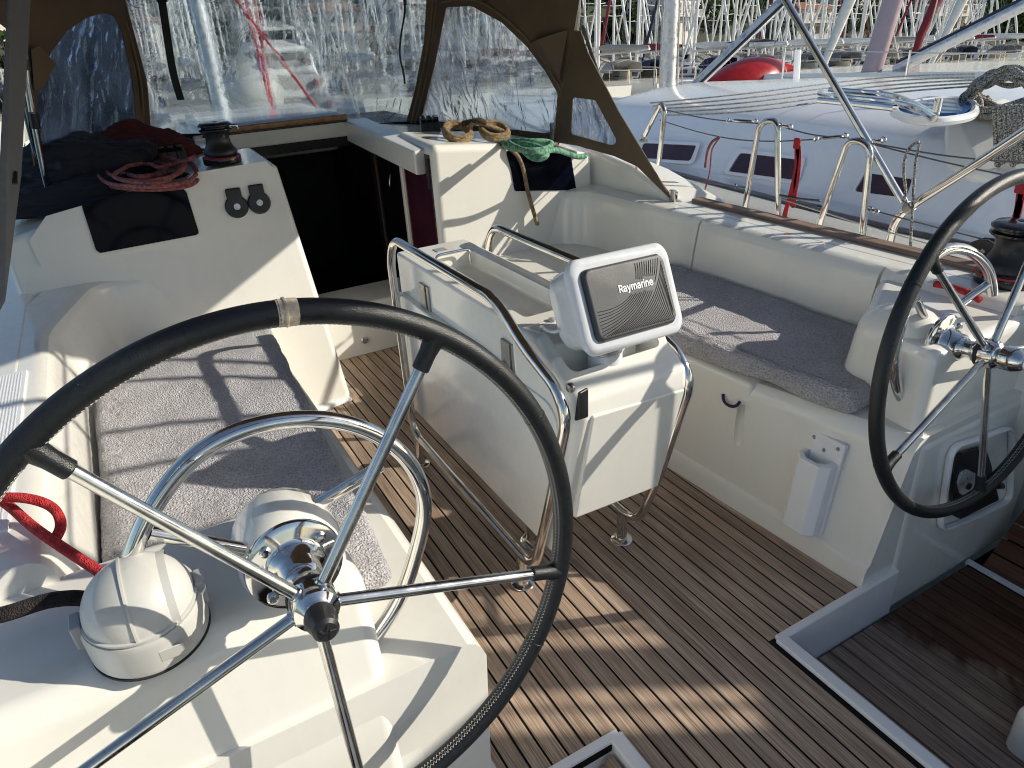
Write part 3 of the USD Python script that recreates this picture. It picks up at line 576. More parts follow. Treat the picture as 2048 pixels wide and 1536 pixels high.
def guard_hoop(px, struts, y0, z0, label):
    pl = (np.array([0, y0, z0]), np.array([0, -1., .10]))
    g = thing('pedestal_guard_rail', label, 'grab rail', on_plane(*px[0], *pl), group='steel hoops at the helm consoles')
    obj(g, 'hoop', tube(spline([on_plane(*q, *pl) for q in px], 90), .0142, 18), 'steel', smooth=40)
    for (a, b, dy) in struts: obj(g, 'strut', tube([on_plane(*a, *pl), on_plane(*b, *pl)+np.array([0, dy, 0])], .011, 14), 'steel', smooth=40)
guard_hoop([(735, 1290), (795, 1205), (833, 1100), (848, 1005), (812, 917), (722, 856), (610, 838), (490, 859), (390, 913), (322, 990), (283, 1060), (263, 1112)],
           [((300, 1066), (488, 1098), .0), ((763, 931), (650, 1032), .04)], 1.0, .70, 'polished steel hoop behind the large foreground wheel')
guard_hoop([(1985, 588), (1978, 545), (1945, 506), (1902, 497), (1866, 515), (1836, 556), (1812, 610), (1796, 670), (1789, 725), (1794, 772), (1808, 804), (1826, 820)],
           [((1984, 562), (1938, 618), .03), ((1832, 598), (1868, 652), .02)], .96, .64, 'polished steel hoop behind the right hand wheel')

# ================================================================== cockpit table
T = thing('cockpit_table', 'white folding cockpit table on steel tube frames between the wheels and the companionway', 'table', (-.085, 1.6, 0))
body = man(hullr(box8(-.208, .030, 1.27, 2.21, .46, .775), .010, 2))
body = body-man(hullr(box8(-.158, -.022, 1.46, 2.06, .745, .95), .012))
obj(T, 'body', body, 'gelcoat', smooth=30)
con = man(hullr([(x, y, z) for x in (-.207, .068) for y, z in ((1.235, .335), (1.150, .655), (1.155, .684), (1.180, .698), (1.40, .758), (1.38, .40))]+[(x, 1.30, .775) for x in (-.207, .068)], .026, 2))
con = con-man(hullr(box8(-.180, .040, 1.215, 1.37, .722, .95), .022, 2))-man(hullr([(x, y, z) for x, y, z in ((-.165, 1.08, .778), (.025, 1.08, .778), (-.165, 1.25, .772), (.025, 1.25, .772), (-.14, 1.08, .95), (0, 1.08, .95), (-.14, 1.25, .95), (0, 1.25, .95))], .022, 2))
for x_ in (-.2155, .0745): con = con+man(hullr([(x_, y, z) for y, z in ((1.19, .60), (1.185, .688), (1.235, .752), (1.40, .762), (1.38, .60))], .0185, 2))
obj(T, 'aft_console', con, 'gelcoat', smooth=30)
def rounded_slab(x0, x1, y0, y1, z0, z1, rad, r=.005):
    P = sg.box(y0+r, z0+r, y1-r, z1-r).buffer(-rad).buffer(rad, 5); c = np.array(P.exterior.coords)
    return hullr([(x, y, z) for x in (x0+r, x1-r) for y, z in c], r)
obj(T, 'table_leaf', rounded_slab(-.240, -.216, 1.205, 2.23, .205, .655, .05), 'gelcoat', label='folded down table leaf facing the port seat')
obj(T, 'table_leaf', rounded_slab(.046, .070, 1.33, 2.23, .43, .655, .05), 'gelcoat', label='folded down table leaf facing the starboard seat')
obj(T, 'leaf_hinge', cat(rbox(-.2235, -.2165, 1.955, 1.972, .63, .735, .002), rbox(-.2265, -.2165, 1.978, 2.02, .63, .735, .002)), 'satin_steel')
obj(T, 'leaf_hinge', cat(rbox(-.2235, -.2165, 1.415, 1.435, .60, .73, .002), rbox(-.2265, -.2165, 1.441, 1.485, .60, .73, .002)), 'satin_steel')
door = obj(T, 'locker_door', hullr([(x, 1.1185+(.68-z)*.233+d, z) for d in (0, .010) for x, z in ((-.192, .335), (.068, .325), (.070, .640), (-.192, .655))], .006), 'gelcoat', smooth=40)
lc = at(1280, 832, y=1.1415)
obj(door, 'latch', cat(lathe([(.0185, 0), (.0225, 0), (.0225, .003), (.020, .006), (.0180, .004), (.0180, 0)], lc, (0, -1, 0), 30), rbox(lc[0]-.016, lc[0]+.016, lc[1]-.006, lc[1]+.0005, lc[2]-.004, lc[2]+.010, .003)), 'pale_plastic')
obj(door, 'latch_plate', lathe([(.0001, 0), (.0175, 0), (.0175, .002), (.0001, .002)], lc-np.array([0, .0004, .002]), (0, -1, 0), 24), 'alloy')
sc = at(1160, 808, y=1.128)
obj(T, 'power_socket', hullr([(sc[0]+dx, 1.1245+.006*(dx > 0)-.003-dz*.2, sc[2]+dz) for dx in (-.010, .012) for dz in (-.035, .035)]+[(sc[0]+dx, 1.118, sc[2]+dz) for dx in (-.008, .010) for dz in (-.028, -.002)], .004), 'black_plastic')
obj(T, 'side_knob', lathe([(.0001, 0), (.012, 0), (.012, .006), (.008, .010), (.0001, .011)], at(1143, 775, y=1.17), (-1, -.2, .1), 18), 'satin_steel')
for x, dz, nm in ((-.262, 0, 0), (.094, -.022, 1)):
    lp = [(2.15, .13), (1.30, .115), (1.205, .40), (1.125, .675), (1.165, .735), (1.30, .782), (1.425, .862), (2.10, .862), (2.155, .78)]
    pts = fillet([(x, y, z+dz*(z > .3)) for y, z in lp], .07, 7, True)
    fr_ = obj(T, 'frame_tube', tube(pts, .0135, 16, True), 'steel', smooth=45)
    for y in (1.38, 2.13):
        obj(fr_, 'foot', cat(lathe([(.0001, 0), (.033, 0), (.034, .002), (.032, .005), (.018, .008), (.0165, .012), (.0155, .11), (.0001, .11)], (x+.004, y, .001), (0, 0, 1), 24)), 'steel', smooth=50)
    if nm == 0: obj(fr_, 'stand_off', cat(*[tube([(x, y, .66), (-.236, y, .66)], .008, 10) for y in (2.155,)]), 'steel')
obj(T, 'centre_foot', lathe([(.0001, 0), (.055, 0), (.056, .003), (.048, .010), (.038, .014), (.034, .03), (.032, .40), (.0001, .42)], (-.12, 1.52, .001), (0, 0, 1), 28), 'steel', smooth=50)
fz = .80
obj(T, 'fiddle_rail', cat(tube(fillet([(-.150, 2.045, .748), (-.150, 2.045, fz), (-.026, 2.045, fz), (-.026, 2.045, .748)], .02), .0042, 8), tube(fillet([(-.150, 2.02, fz-.012), (-.150, 1.88, fz-.012), (-.150, 1.86, .748)], .02), .0042, 8)), 'steel')
obj(T, 'tray_clip', rbox(-.115, -.085, 1.80, 1.84, .734, .742, .003), 'steel')
obj(T, 'vent_slot', rbox(-.11, -.07, 2.12, 2.16, .784, .7875, .0015), 'grey_plastic')
obj(T, 'pivot_cap', lathe([(.0001, 0), (.011, 0), (.011, .004), (.0001, .006)], at(1105, 640, z=.787), (0, 0, 1), 14), 'alloy')

# ================================================================== chart plotter on its swivel
BL = np.array([-.222, 1.118, .812]); tl = math.radians(24.3)
U = np.array([0, math.sin(tl), math.cos(tl)])*1.16; N = np.array([0, -math.cos(tl), math.sin(tl)]); U_ = U/1.16; X = np.array([math.cos(-.012), 0, math.sin(-.012)])
pc = BL+X*.132+U*.086
CP = thing('chart_plotter', 'white chart plotter with dark grey cover facing the helm on top of the table', 'chart plotter', pc)
def rr(w, h, rad, n=6):
    return np.array(sg.box(-w/2, -h/2, w/2, h/2).buffer(-rad).buffer(rad, n).exterior.coords)[:-1]
def pod_loft(rings): return loft([[pc+X*a+U*b+N*d for a, b in rr(w, h, r)] for w, h, r, d in rings], True, True)
obj(CP, 'housing', pod_loft([(.17, .11, .03, -.125), (.212, .138, .035, -.120), (.236, .154, .04, -.095), (.244, .160, .04, -.03), (.244, .160, .035, -.004), (.244, .160, .035, .0)]), 'plotter_white', smooth=40)
obj(CP, 'bezel', pod_loft([(.252, .166, .03, .0015), (.264, .176, .03, .003), (.268, .179, .03, .010), (.266, .177, .03, .018), (.258, .170, .028, .024), (.236, .150, .022, .027), (.214, .132, .018, .024)]), 'plotter_white', smooth=40)
cov = obj(CP, 'sun_cover', pod_loft([(.214, .134, .016, .022), (.214, .134, .016, .030), (.208, .128, .016, .0365), (.20, .12, .014, .0385)]), 'black_matt' if 'black_matt' in MAT else plain('cover_grey', (.032, .036, .042), .42, bump=.2, bscale=1500) and 'cover_grey', smooth=30)
tm = meshkit.text_mesh('Raymarine', .0135, .0009, bold=True); tv = np.array(tm.vertices); tv[:, 0] -= tv[:, 0].mean()
obj(cov, 'lettering', (pc+X*(tv[:, :1]+.014)+U*(tv[:, 1:2]+.012)+N*(.0387+tv[:, 2:]), tm.faces), 'white_print', smooth=False)
gr = []
for k in range(26):                                # the cover's sweeping fine grooves, as raised hair ribs
    a0, b0 = (-.095, -.012-.0062*k) if k < 8 else (-.095+.0095*(k-7), -.0585)
    a1, b1 = (.026+.0062*k, .058) if k < 11 else (.0955, .058-.0066*(k-10))
    cx_, cyy = .022+.0033*k, -.020-.0016*k
    pts = []
    for t in np.linspace(0, 1, 30):
        a = (1-t)**2*a0+2*t*(1-t)*cx_+t*t*a1; b = (1-t)**2*b0+2*t*(1-t)*cyy+t*t*b1
        if abs(a) < .0965 and abs(b) < .059 and not (-.034 < a < .066 and .006 < b < .027): pts.append(pc+X*a+U*b+N*.0386)
        else:
            if len(pts) > 2: gr.append(tube(pts, .0008, 4))
            pts = []
    if len(pts) > 2: gr.append(tube(pts, .0008, 4))
obj(cov, 'ribs', cat(*gr), 'black_gloss', smooth=False, kind='stuff')
sw_ = np.array([-.088, 1.222, -.008])
obj(CP, 'swivel_base', lathe([(.0001, .72), (.040, .72), (.041, .735), (.041, .762), (.039, .764), (.0001, .764)], sw_, (0, 0, 1), 32), 'plotter_white')
obj(CP, 'swivel_ring', lathe([(.0001, .765), (.042, .765), (.043, .768), (.043, .793), (.040, .797), (.030, .80), (.028, .84), (.0001, .84)], sw_, (0, 0, 1), 36), 'alloy')
obj(CP, 'swivel_lever', hullr([sw_+np.array(q) for q in ((.04, .01, .775), (.04, .02, .79), (.075, .04, .80), (.08, .03, .81), (.04, .01, .79))], .004), 'black_plastic')
obj(CP, 'cable', tube(spline([pc+X*-.09+N*-.085+U*-.02, pc+X*-.125+N*-.10+U*-.03, (-.195, 1.33, .805), (-.185, 1.345, .78)], 30), .004, 8), 'plotter_white')

# ================================================================== compass
cc = np.array([-1.117, .975, .688]); cd = np.array([.0, -.13, .99]); cd /= np.linalg.norm(cd)
_o = obj
def obj(parent, name, mesh, mat, **k): v, f = arr(mesh); return _o(parent, name, (cc+(v-cc)*.83, f), mat, **k)
CO = thing('compass', 'pale grey dome covered compass on the port helm console', 'compass', cc)
obj(CO, 'base', lathe([(.0001, -.046), (.098, -.046), (.101, -.036), (.101, .022), (.0975, .032), (.0001, .032)], cc, cd, 56), 'pale_plastic', smooth=50)
obj(CO, 'seal', lathe([(.097, .0), (.1015, .001), (.1015, .005), (.097, .006)], cc-cd*.0485, cd, 56), 'rubber')
dome_prof = [(.0925*math.cos(a), .034+.086*math.sin(a)) for a in np.linspace(0, math.pi/2, 16)]
obj(CO, 'dome_cover', lathe([(.0001, .033), (.0945, .033), (.0945, .036)]+dome_prof, cc, cd, 56), 'pale_plastic', smooth=60)
e1 = np.cross(cd, [0, 1., 0]); e1 /= np.linalg.norm(e1); e2_ = np.cross(cd, e1)
def over(off, w, lift=.002):
    r = []
    for a in np.linspace(.02, math.pi-.02, 30):
        R = math.sqrt(max(.0925**2-off**2, 0)); up = .034+(.086*math.sqrt(max(1-(off/.0925)**2, 0))+lift)*math.sin(a)
        p = cc+cd*up+e2_*(R+lift)*math.cos(a)+e1*off
        n = cd*math.sin(a)+e2_*math.cos(a); r.append([p+e1*w-n*.002, p+e1*w+n*.001, p-e1*w+n*.001, p-e1*w-n*.002])
    return loft(r, True, True)
obj(CO, 'dome_rib', over(.012, .0022), 'pale_plastic'); obj(CO, 'dome_rib', over(-.050, .009, .0015), 'pale_plastic')
obj(CO, 'hood_seam', lathe([(.0945, .036), (.0965, .037), (.0965, .041), (.0935, .042)], cc, cd, 56), 'pale_plastic')
for s in (-1, 1):
    q = cc+e1*s*.102+cd*.02
    obj(CO, 'side_lug', hullr([q+e2_*d+cd*h+e1*s*t for d in (-.016, .016) for h in (-.022, .025) for t in (-.006, .004)], .004), 'grey_plastic')
fd = -e2_ if e2_[1] > 0 else e2_
obj(CO, 'badge_recess', hullr([cc+fd*.0995+e1*a+cd*h for a in (-.05, -.012) for h in (-.018, .006)], .0015), 'pale_plastic')

obj = _o
# ================================================================== cushions
def cushion(name, poly, z0, z1, label, seed, grp):
    c = np.mean(poly, 0); o = thing(name, label, 'seat cushion', (c[0], c[1], z0), group=grp)
    P = sg.Polygon(poly).buffer(-.03); pts = np.array(P.exterior.coords)[:-1]; r = (z1-z0)/2*.96
    m = hullr([(x, y, z) for x, y in pts for z in (z0+r, z1-r)], r, 2)
    v, f = trimesh.remesh.subdivide_to_size(m.vertices, m.faces, .016, max_iter=20)
    m = trimesh.Trimesh(v, f); m.merge_vertices(); n = m.vertex_normals; v = np.array(m.vertices)
    v = v+n*((meshkit.fbm(v*7, 3, seed)-.5)*.022+(meshkit.fbm(v*95, 2, seed+3)-.5)*.0055)[:, None]; v[:, 2] = np.maximum(v[:, 2], z0+.001)
    obj(o, 'towelling_cover', (v, m.faces), 'towelling', smooth=True)
    return o
cushion('seat_cushion', [(-1.205, 2.42), (-1.13, 2.62), (-.60, 2.74), (-.665, 1.8), (-.70, 1.08), (-1.225, 1.12), (-1.21, 1.9)], .442, .500, 'mauve grey towelling cushion on the port seat, striped by shadows', 3, 'towelling cushions on the cockpit seats')
cushion('seat_cushion', [(.59, 1.02), (.505, 1.55), (.49, 1.9), (.475, 2.26), (.99, 2.26), (1.01, 2.0), (1.01, 1.26), (.74, 1.04)], .4425, .512, 'mauve grey towelling cushion on the starboard seat beside the right hand wheel', 8, 'towelling cushions on the cockpit seats')

# ================================================================== winches, jammers, pockets
def winch(loc, s, label):
    w = thing('winch', label, 'winch', loc); c = np.array(loc); k = lambda pr: [(r*s, h*s) for r, h in pr]
    base = obj(w, 'base', lathe(k([(.0001, 0), (.070, 0), (.072, .006), (.072, .022), (.068, .032), (.066, .034), (.0001, .034)]), c, (0, 0, 1), 40), 'black_gloss')
    obj(base, 'red_stripe', lathe(k([(.0722, .024), (.0727, .025), (.0715, .028), (.070, .028)]), c, (0, 0, 1), 40), 'red_ribbon')
    drum = [(.0001, .034), (.062, .034), (.064, .045), (.056, .058), (.047, .075), (.044, .092), (.046, .110), (.055, .120), (.0001, .12)]
    obj(w, 'drum', lathe(k(drum), c, (0, 0, 1), 40), 'black_plastic', smooth=50)
    top = obj(w, 'self_tailer', lathe(k([(.0001, .121), (.058, .121), (.062, .124), (.062, .129), (.052, .133), (.052, .137), (.062, .141), (.062, .146), (.055, .152), (.036, .155), (.014, .156), (.0001, .150)]), c, (0, 0, 1), 40), 'black_gloss')
    obj(top, 'feeder_arm', hullr([c+s*np.array(q) for q in ((.05, -.03, .140), (.074, -.036, .137), (.078, -.034, .125), (.045, -.02, .144))], .004*s), 'steel')
    return w
wl = at(432, 335, z=1.02)
winch((-.575, 3.10, 1.012), 1.0, 'black winch with a red stripe on the port coachroof beside the companionway')
winch((1.20, 1.02, .70), 1.15, 'large black winch half hidden behind the right hand wheel')
# a bank of three black rope clutches each side
def clutches(p, d, n, label):
    c = thing('rope_clutch', label, 'rope clutch', p); p = np.array(p); d = np.array(d)
    e = np.array([-d[1], d[0], 0])
    for i in range(n):
        q = p+d*(i*.034)
        obj(c, 'clutch_body', hullr([q+d*a+e*b+np.array([0, 0, z]) for a in (-.012, .012) for b, z in ((-.05, .0), (.05, .0), (-.04, .045), (.03, .055))], .005), 'black_plastic')
        obj(c, 'lever', hullr([q+d*a+e*b+np.array([0, 0, z]) for a in (-.009, .009) for b, z in ((-.03, .062), (.05, .062), (.05, .07), (-.03, .068))], .004), 'black_gloss')
clutches((-.80, 3.38, 1.0), (1, 0, 0), 4, 'bank of black rope clutches behind the port winch')
clutches((.47, 3.52, .975), (.9, -.3, 0), 3, 'bank of black rope clutches to starboard of the hatch')
# winch handle pocket on the starboard seat front
PKZ = .018
pw = thing('winch_handle_pocket', 'white plastic winch handle pocket on the starboard seat front', 'handle pocket', (.535, 1.06, .05))
xr = lambda z: .529+.041*(z-.074)/.318
q = lambda y, z, d: (xr(z)-d, y, z+PKZ)
obj(pw, 'back_plate', hullr([q(y, z, d) for y in (1.005, 1.118) for z in (.065, .352) for d in (-.004, .002)], .004), 'gelcoat_cool')
pk = man(hullr([q(y, z, d) for y, dd in ((1.012, .035), (1.03, .055), (1.09, .055), (1.11, .035), (1.012, 0), (1.11, 0)) for z in (.075, .29) for d in (dd,)], .006))-man(hullr([q(y, z, d) for y, dd in ((1.03, .03), (1.045, .045), (1.08, .045), (1.10, .03), (1.03, .006), (1.10, .006)) for z in (.12, .40) for d in (dd,)], .003))
obj(pw, 'pocket', pk, 'gelcoat_cool')
for y, z in ((1.02, .338), (1.10, .338), (1.06, .315)): obj(pw, 'screw', lathe([(.0001, 0), (.006, 0), (.004, .002), (.0001, .002)], q(y, z, .007), (-1, 0, .2), 10), 'steel')
lo = thing('locker_pull_loop', 'small dark blue cord loop under the starboard locker lid', 'cord loop', at(1462, 790, x=.50))
lp = [at(1446, 788, x=.503), at(1448, 802, x=.497), at(1460, 812, x=.494), at(1473, 811, x=.496), at(1480, 803, x=.503)]
obj(lo, 'cord', rope(lp, .0048, 30), 'blue_loop')
# ================================================================== ropes and clothes lying about
def rope_thing(name, pts, r, mat, label, n=None, seed=0, catg='rope'):
    pts = np.asarray(pts, float); o = thing(name, label, catg, pts.mean(0)); obj(o, 'line', rope(pts, r, n), mat, smooth=True); return o
# pink coil on the port coachroof
cpos = at(295, 335, z=1.0); rg = random.Random(2); pts = []
for k in range(7*14):
    a = k/14*2*math.pi; w = 1+.28*math.sin(a*.37+1)+.1*rg.random()
    px_ = (285+92*w*math.cos(a)*(1-.06*(k//14))+8*math.sin(a*1.7), 340+27*w*math.sin(a)*(1-.05*(k//14))+5*math.cos(a*.61)); pts.append(tuple(at(*px_, z=.992+.007*(k//14)+.014*rg.random())))
pts += [tuple(at(360, 325, z=1.04)), tuple(at(392, 312, z=1.06))]
rope_thing('rope_coil', pts, .0075, 'rope_pink', 'faded red rope coil heaped beside the port winch', 600, catg='rope')
def heap(name, pos, size, seed, mat, label):
    m = trimesh.creation.icosphere(5); v = np.array(m.vertices); f = meshkit.fbm(v*1.9+seed, 5, seed); g = meshkit.fbm(v*6+seed, 3, seed+1)
    v = v*(0.55+.75*f+.16*g)[:, None]*np.array(size); v[:, 2] = np.maximum(v[:, 2], -.02); v += np.array(pos)
    o = thing(name, label, 'clothing', pos); obj(o, 'cloth', (v, m.faces), mat, smooth=True)
heap('folded_jacket', (-1.08, 3.34, .99), (.30, .26, .15), 3, 'dark_cloth', 'dark navy garment heaped under the port sprayhood window')
heap('folded_jacket', (-.86, 3.52, 1.02), (.26, .16, .13), 9, 'red_cloth', 'dark red garment heaped behind the pink rope coil')
heap('mesh_bag', (-1.02, 3.06, .945), (.33, .10, .085), 14, 'dark_cloth', 'dark bag slumped along the port bulkhead edge')
# starboard coachroof: brown coil, tan rope hanging down the bulkhead, green hank
pts = []
for k in range(60):
    a = k/12*2*math.pi; c_ = at(945+ (k > 26)*60, 270, z=1.0)
    pts.append((c_[0]+.055*math.cos(a), c_[1]-.35*0+.05*math.sin(a), .995+.012*(k//12)+.02*math.sin(a)))
c1 = at(945, 275, z=1.0)
def coil(cx, cy, z, rx, ry, turns, tilt, seed, z1=.010):
    g = random.Random(seed); out = []
    for k in range(turns*12):
        a = k/12*2*math.pi; out.append((cx+rx*math.cos(a)*(1+.15*g.random()), cy+ry*math.sin(a)*(1+.15*g.random()), z+z1*k/12+tilt*math.sin(a)))
    return out
rope_thing('rope_coil', coil(.46, 3.10, 1.0, .055, .05, 3, .03, 1)+[(.53, 3.07, 1.05)]+coil(.63, 3.06, .99, .06, .05, 3, .028, 4), .011, 'rope_tan', 'tan rope looped in two rings on the starboard coachroof edge', 260)
rope_thing('rope', [(.50, 3.12, 1.045), (.56, 3.05, 1.055), (.62, 3.10, 1.02), (.70, 3.15, 1.0), (.78, 3.2, .97), (.85, 3.22, .96)], .013, 'rope_brown', 'dark brown rope lying over the tan rope rings', 60)
fz = [at(1000, 292, y=2.99), at(1020, 298, y=2.955), at(1037, 315, y=2.95), at(1048, 345, y=2.95), at(1055, 380, y=2.95), at(1066, 420, y=2.94), at(1075, 450, y=2.93)]
rope_thing('rope', fz, .0098, 'rope_tan', 'tan rope end hanging down the starboard bulkhead past the smoked window', 60)
gz = .955
rope_thing('rope_hank', [at(1000, 285, z=gz), at(1040, 295, z=gz+.01), at(1075, 318, z=gz-.01), at(1092, 312, z=gz), at(1080, 295, z=gz+.02), at(1040, 287, z=gz+.03), at(1010, 290, z=gz+.01), at(1050, 300, z=gz+.02), at(1090, 298, z=gz+.02), at(1100, 285, z=gz+.03), at(1060, 282, z=gz+.04), at(1020, 284, z=gz+.03), at(1070, 305, z=gz+.02), at(1110, 300, z=gz), at(1150, 312, z=gz-.05), at(1170, 312, z=gz-.07)], .0125, 'rope_green', 'pale green rope hank beside the sprayhood foot to starboard', 220)
# red control line and dark line on the port coaming
zz = .74
rope_thing('rope', [at(-60, 975, z=zz+.03), at(0, 1000, z=zz), at(50, 1040, z=.73), at(110, 1085, z=.72), at(160, 1118, z=.705), at(208, 1150, z=.69)], .0088, 'rope_red', 'bright red rope running down to the compass at lower left', 60)
rope_thing('rope', [at(-40, 1000, z=.76), at(10, 995, z=.76), at(60, 998, z=.755), at(100, 1012, z=.74), at(119, 1035, z=.73), at(121, 1055, z=.72), at(112, 1075, z=.715)], .0088, 'rope_red', 'bright red rope bight curling above the straight red rope', 50)
rope_thing('rope', [at(-40, 1240, z=.72), at(30, 1222, z=.715), at(90, 1203, z=.71), at(150, 1196, z=.70), at(190, 1200, z=.69)], .012, 'rope_dark', 'dark rope running across to the compass at lower left', 50)
# red rope on the starboard coaming behind the wheel
rope_thing('rope', [at(1870, 568, z=.71), at(1905, 575, z=.715), at(1940, 588, z=.715), at(1960, 600, z=.71)], .010, 'rope_red', 'red rope beside the black winch behind the right hand wheel', 40)

# ================================================================== sprayhood
SH = thing('sprayhood', 'brown canvas sprayhood with clear crinkled windows over the companionway', 'sprayhood', (CL, 3.6, 1.0))
FP = (np.array([0, 4.0, 1.03]), np.array([0, -1., -.55])/np.linalg.norm([1, .55]))
A_ = on_plane(838, 247, *FP); B_ = np.array([1.036, 3.2, .915]); D_ = on_plane(872, -12, *FP)
SP = plane3(A_, B_, D_)
RP = plane3(B_, np.array([1.03, 2.95, 1.52]), at(1340, 402, x=1.17))
A2 = on_plane(292, 272, *FP); B2 = np.array([-1.205, 3.28, .96]); D2 = on_plane(245, -12, *FP); LP = plane3(A2, B2, D2)
win_c = [(262, 262), (300, 266), (450, 262), (560, 254), (700, 244), (825, 238), (868, -30), (236, -30)]
obj(SH, 'front_window', panel([(255, 274), (450, 274), (700, 258), (838, 246), (884, -40), (220, -40)], FP, .003), 'vinyl', smooth=False, label='wide clear crinkled front window')
obj(SH, 'canvas_strip', panel([(812, 246), (845, 246), (862, 170), (876, 80), (892, -40), (855, -40), (848, 80), (832, 170)], (FP[0]+FP[1]*.004, FP[1]), .005), 'canvas', smooth=False)
obj(SH, 'canvas_strip', panel([(268, 282), (302, 278), (296, 180), (272, 80), (238, -40), (205, -40), (248, 80), (266, 180)], (FP[0]+FP[1]*.004, FP[1]), .005), 'canvas', smooth=False)
for px in ([(829, 246), (838, 215), (853, 150), (864, 80), (876, -40)], [(286, 282), (283, 180), (262, 80), (222, -40)], [(822, 246), (833, 195), (846, 140), (857, 80), (868, -40)], [(278, 282), (275, 180), (254, 80), (214, -40)]):
    obj(SH, 'zip', tube(spline([on_plane(*q_, FP[0]+FP[1]*.012, FP[1]) for q_ in px], 30), .0055, 8), 'canvas_piping', smooth=True)
obj(SH, 'bottom_hem', panel([(255, 284), (450, 276), (560, 268), (700, 259), (838, 251), (838, 242), (700, 248), (560, 258), (450, 265), (255, 272)], (FP[0]+FP[1]*.005, FP[1]), .004), 'dark_cloth', smooth=False)
# starboard side: canvas round a clear pane, running to the aft bow
arc = [(893, -8), (950, -4), (1010, 38), (1061, 88), (1098, 140), (1122, 180)]
obj(SH, 'side_canvas', panel([(832, 252), (1118, 296), (1130, 180), (1160, -2), (1185, -140), (880, -140), (872, -12), (846, 150)], SP, .005, [[(893, 14), (945, 12), (1005, 45), (1055, 93), (1092, 143), (1116, 186), (1111, 262), (1090, 266), (838, 238), (846, 226), (872, 120)]]), 'canvas', smooth=False)
obj(SH, 'side_window', panel([(884, 4), (950, 0), (1010, 36), (1061, 86), (1098, 138), (1124, 180), (1118, 274), (1090, 278), (830, 246), (866, 120)], (SP[0]-SP[1]*.001*np.sign(np.dot(SP[1], EYE-SP[0])), SP[1]), .0025), 'vinyl', smooth=False, label='clear starboard side window under a curved seam')
obj(SH, 'seam_piping', tube(spline([on_plane(*q_, SP[0]+SP[1]*.008*np.sign(np.dot(SP[1], EYE-SP[0])), SP[1]) for q_ in [(884, 4), (950, 0), (1010, 36), (1061, 86), (1098, 138), (1122, 180)]], 40), .007, 8), 'canvas_piping')
# aft wing with its small pane
obj(SH, 'aft_wing', panel([(1108, 283), (1160, 292), (1230, 312), (1275, 332), (1346, 402), (1336, 384), (1240, 225), (1172, 95), (1163, 62), (1150, 60)], RP, .005, [[(1146, 194), (1192, 200), (1238, 286), (1222, 290), (1142, 268)]]), 'canvas', smooth=False)
obj(SH, 'wing_window', panel([(1140, 188), (1197, 194), (1244, 292), (1222, 296), (1136, 272)], (RP[0]-RP[1]*.001*np.sign(np.dot(RP[1], EYE-RP[0])), RP[1]), .0025), 'vinyl', smooth=False, label='small clear pane in the starboard wing')
E1 = np.array([1.03, 2.95, 1.52])
bow = spline([B_, (B_+E1)/2+np.array([.02, 0, 0]), E1, (.88, 2.88, 1.80), (.45, 2.84, 1.95), (CL, 2.83, 1.99), (-.58, 2.84, 1.95), (-1.0, 2.88, 1.80), (-1.14, 2.98, 1.47), B2], 90)
obj(SH, 'aft_bow', tube(bow, .0125, 14), 'steel', smooth=True)
obj(SH, 'bow_foot', cat(rbox(1.006, 1.066, 3.17, 3.23, .885, .905, .004), tube([B_-np.array([0, 0, .02]), B_+np.array([0, -.01, .07])], .0165, 12)), 'satin_steel')
obj(SH, 'bow_foot', cat(rbox(-1.235, -1.175, 3.25, 3.31, .925, .945, .004), tube([B2-np.array([0, 0, .02]), B2+np.array([.004, -.02, .08])], .0165, 12)), 'satin_steel')
obj(SH, 'tube_joint', tube([(B_+E1)/2+np.array([.02, .0, -.03]), (B_+E1)/2+np.array([.021, -.005, .02])], .0165, 12), 'satin_steel')
# roof canvas from the forward seam to the aft bow
fwd = [on_plane(900, -140, *SP), np.array([.55, 3.42, 1.86]), np.array([CL, 3.42, 1.90]), np.array([-.68, 3.42, 1.86]), on_plane(190, -140, *LP)]
fw = spline(fwd, 24); bw = spline([np.array([1.03, 2.95, 1.55]), (.88, 2.88, 1.815), (.45, 2.84, 1.965), (CL, 2.83, 2.005), (-.58, 2.84, 1.965), (-1.0, 2.88, 1.815), (-1.13, 2.98, 1.5)], 24)
aft = spline([(1.15, 1.50, 1.70), (.80, 1.20, 1.85), (.45, .99, 1.875), (CL, .88, 1.90), (-.58, .99, 1.875), (-.93, 1.20, 1.85), (-1.28, 1.5, 1.70)], 24)
mid = spline([(1.10, 2.2, 1.57), (.88, 2.2, 1.84), (.40, 2.2, 1.96), (CL, 2.2, 1.98), (-.53, 2.2, 1.96), (-1.01, 2.2, 1.84), (-1.2, 2.2, 1.61)], 24)
obj(SH, 'roof', thicken(*loft([bw*(1-t)**2+2*t*(1-t)*mid+t*t*aft for t in np.linspace(0, 1, 8)], False), .004), 'canvas', smooth=60, label='roof panel stretched aft over the cockpit')
obj(SH, 'aft_hem', tube(aft, .012, 10), 'steel', smooth=True)
obj(SH, 'roof', thicken(*loft([fw+(bw-fw)*t+np.array([0, 0, .05*math.sin(math.pi*t)]) for t in np.linspace(0, 1, 8)], False), .004), 'canvas', smooth=60)
front_top = [on_plane(x_, -40, *FP) for x_ in np.linspace(884, 220, 24)]
obj(SH, 'roof', thicken(*loft([np.array(front_top)+(fw-np.array(front_top))*t for t in np.linspace(0, 1, 4)], False), .004), 'canvas', smooth=60)
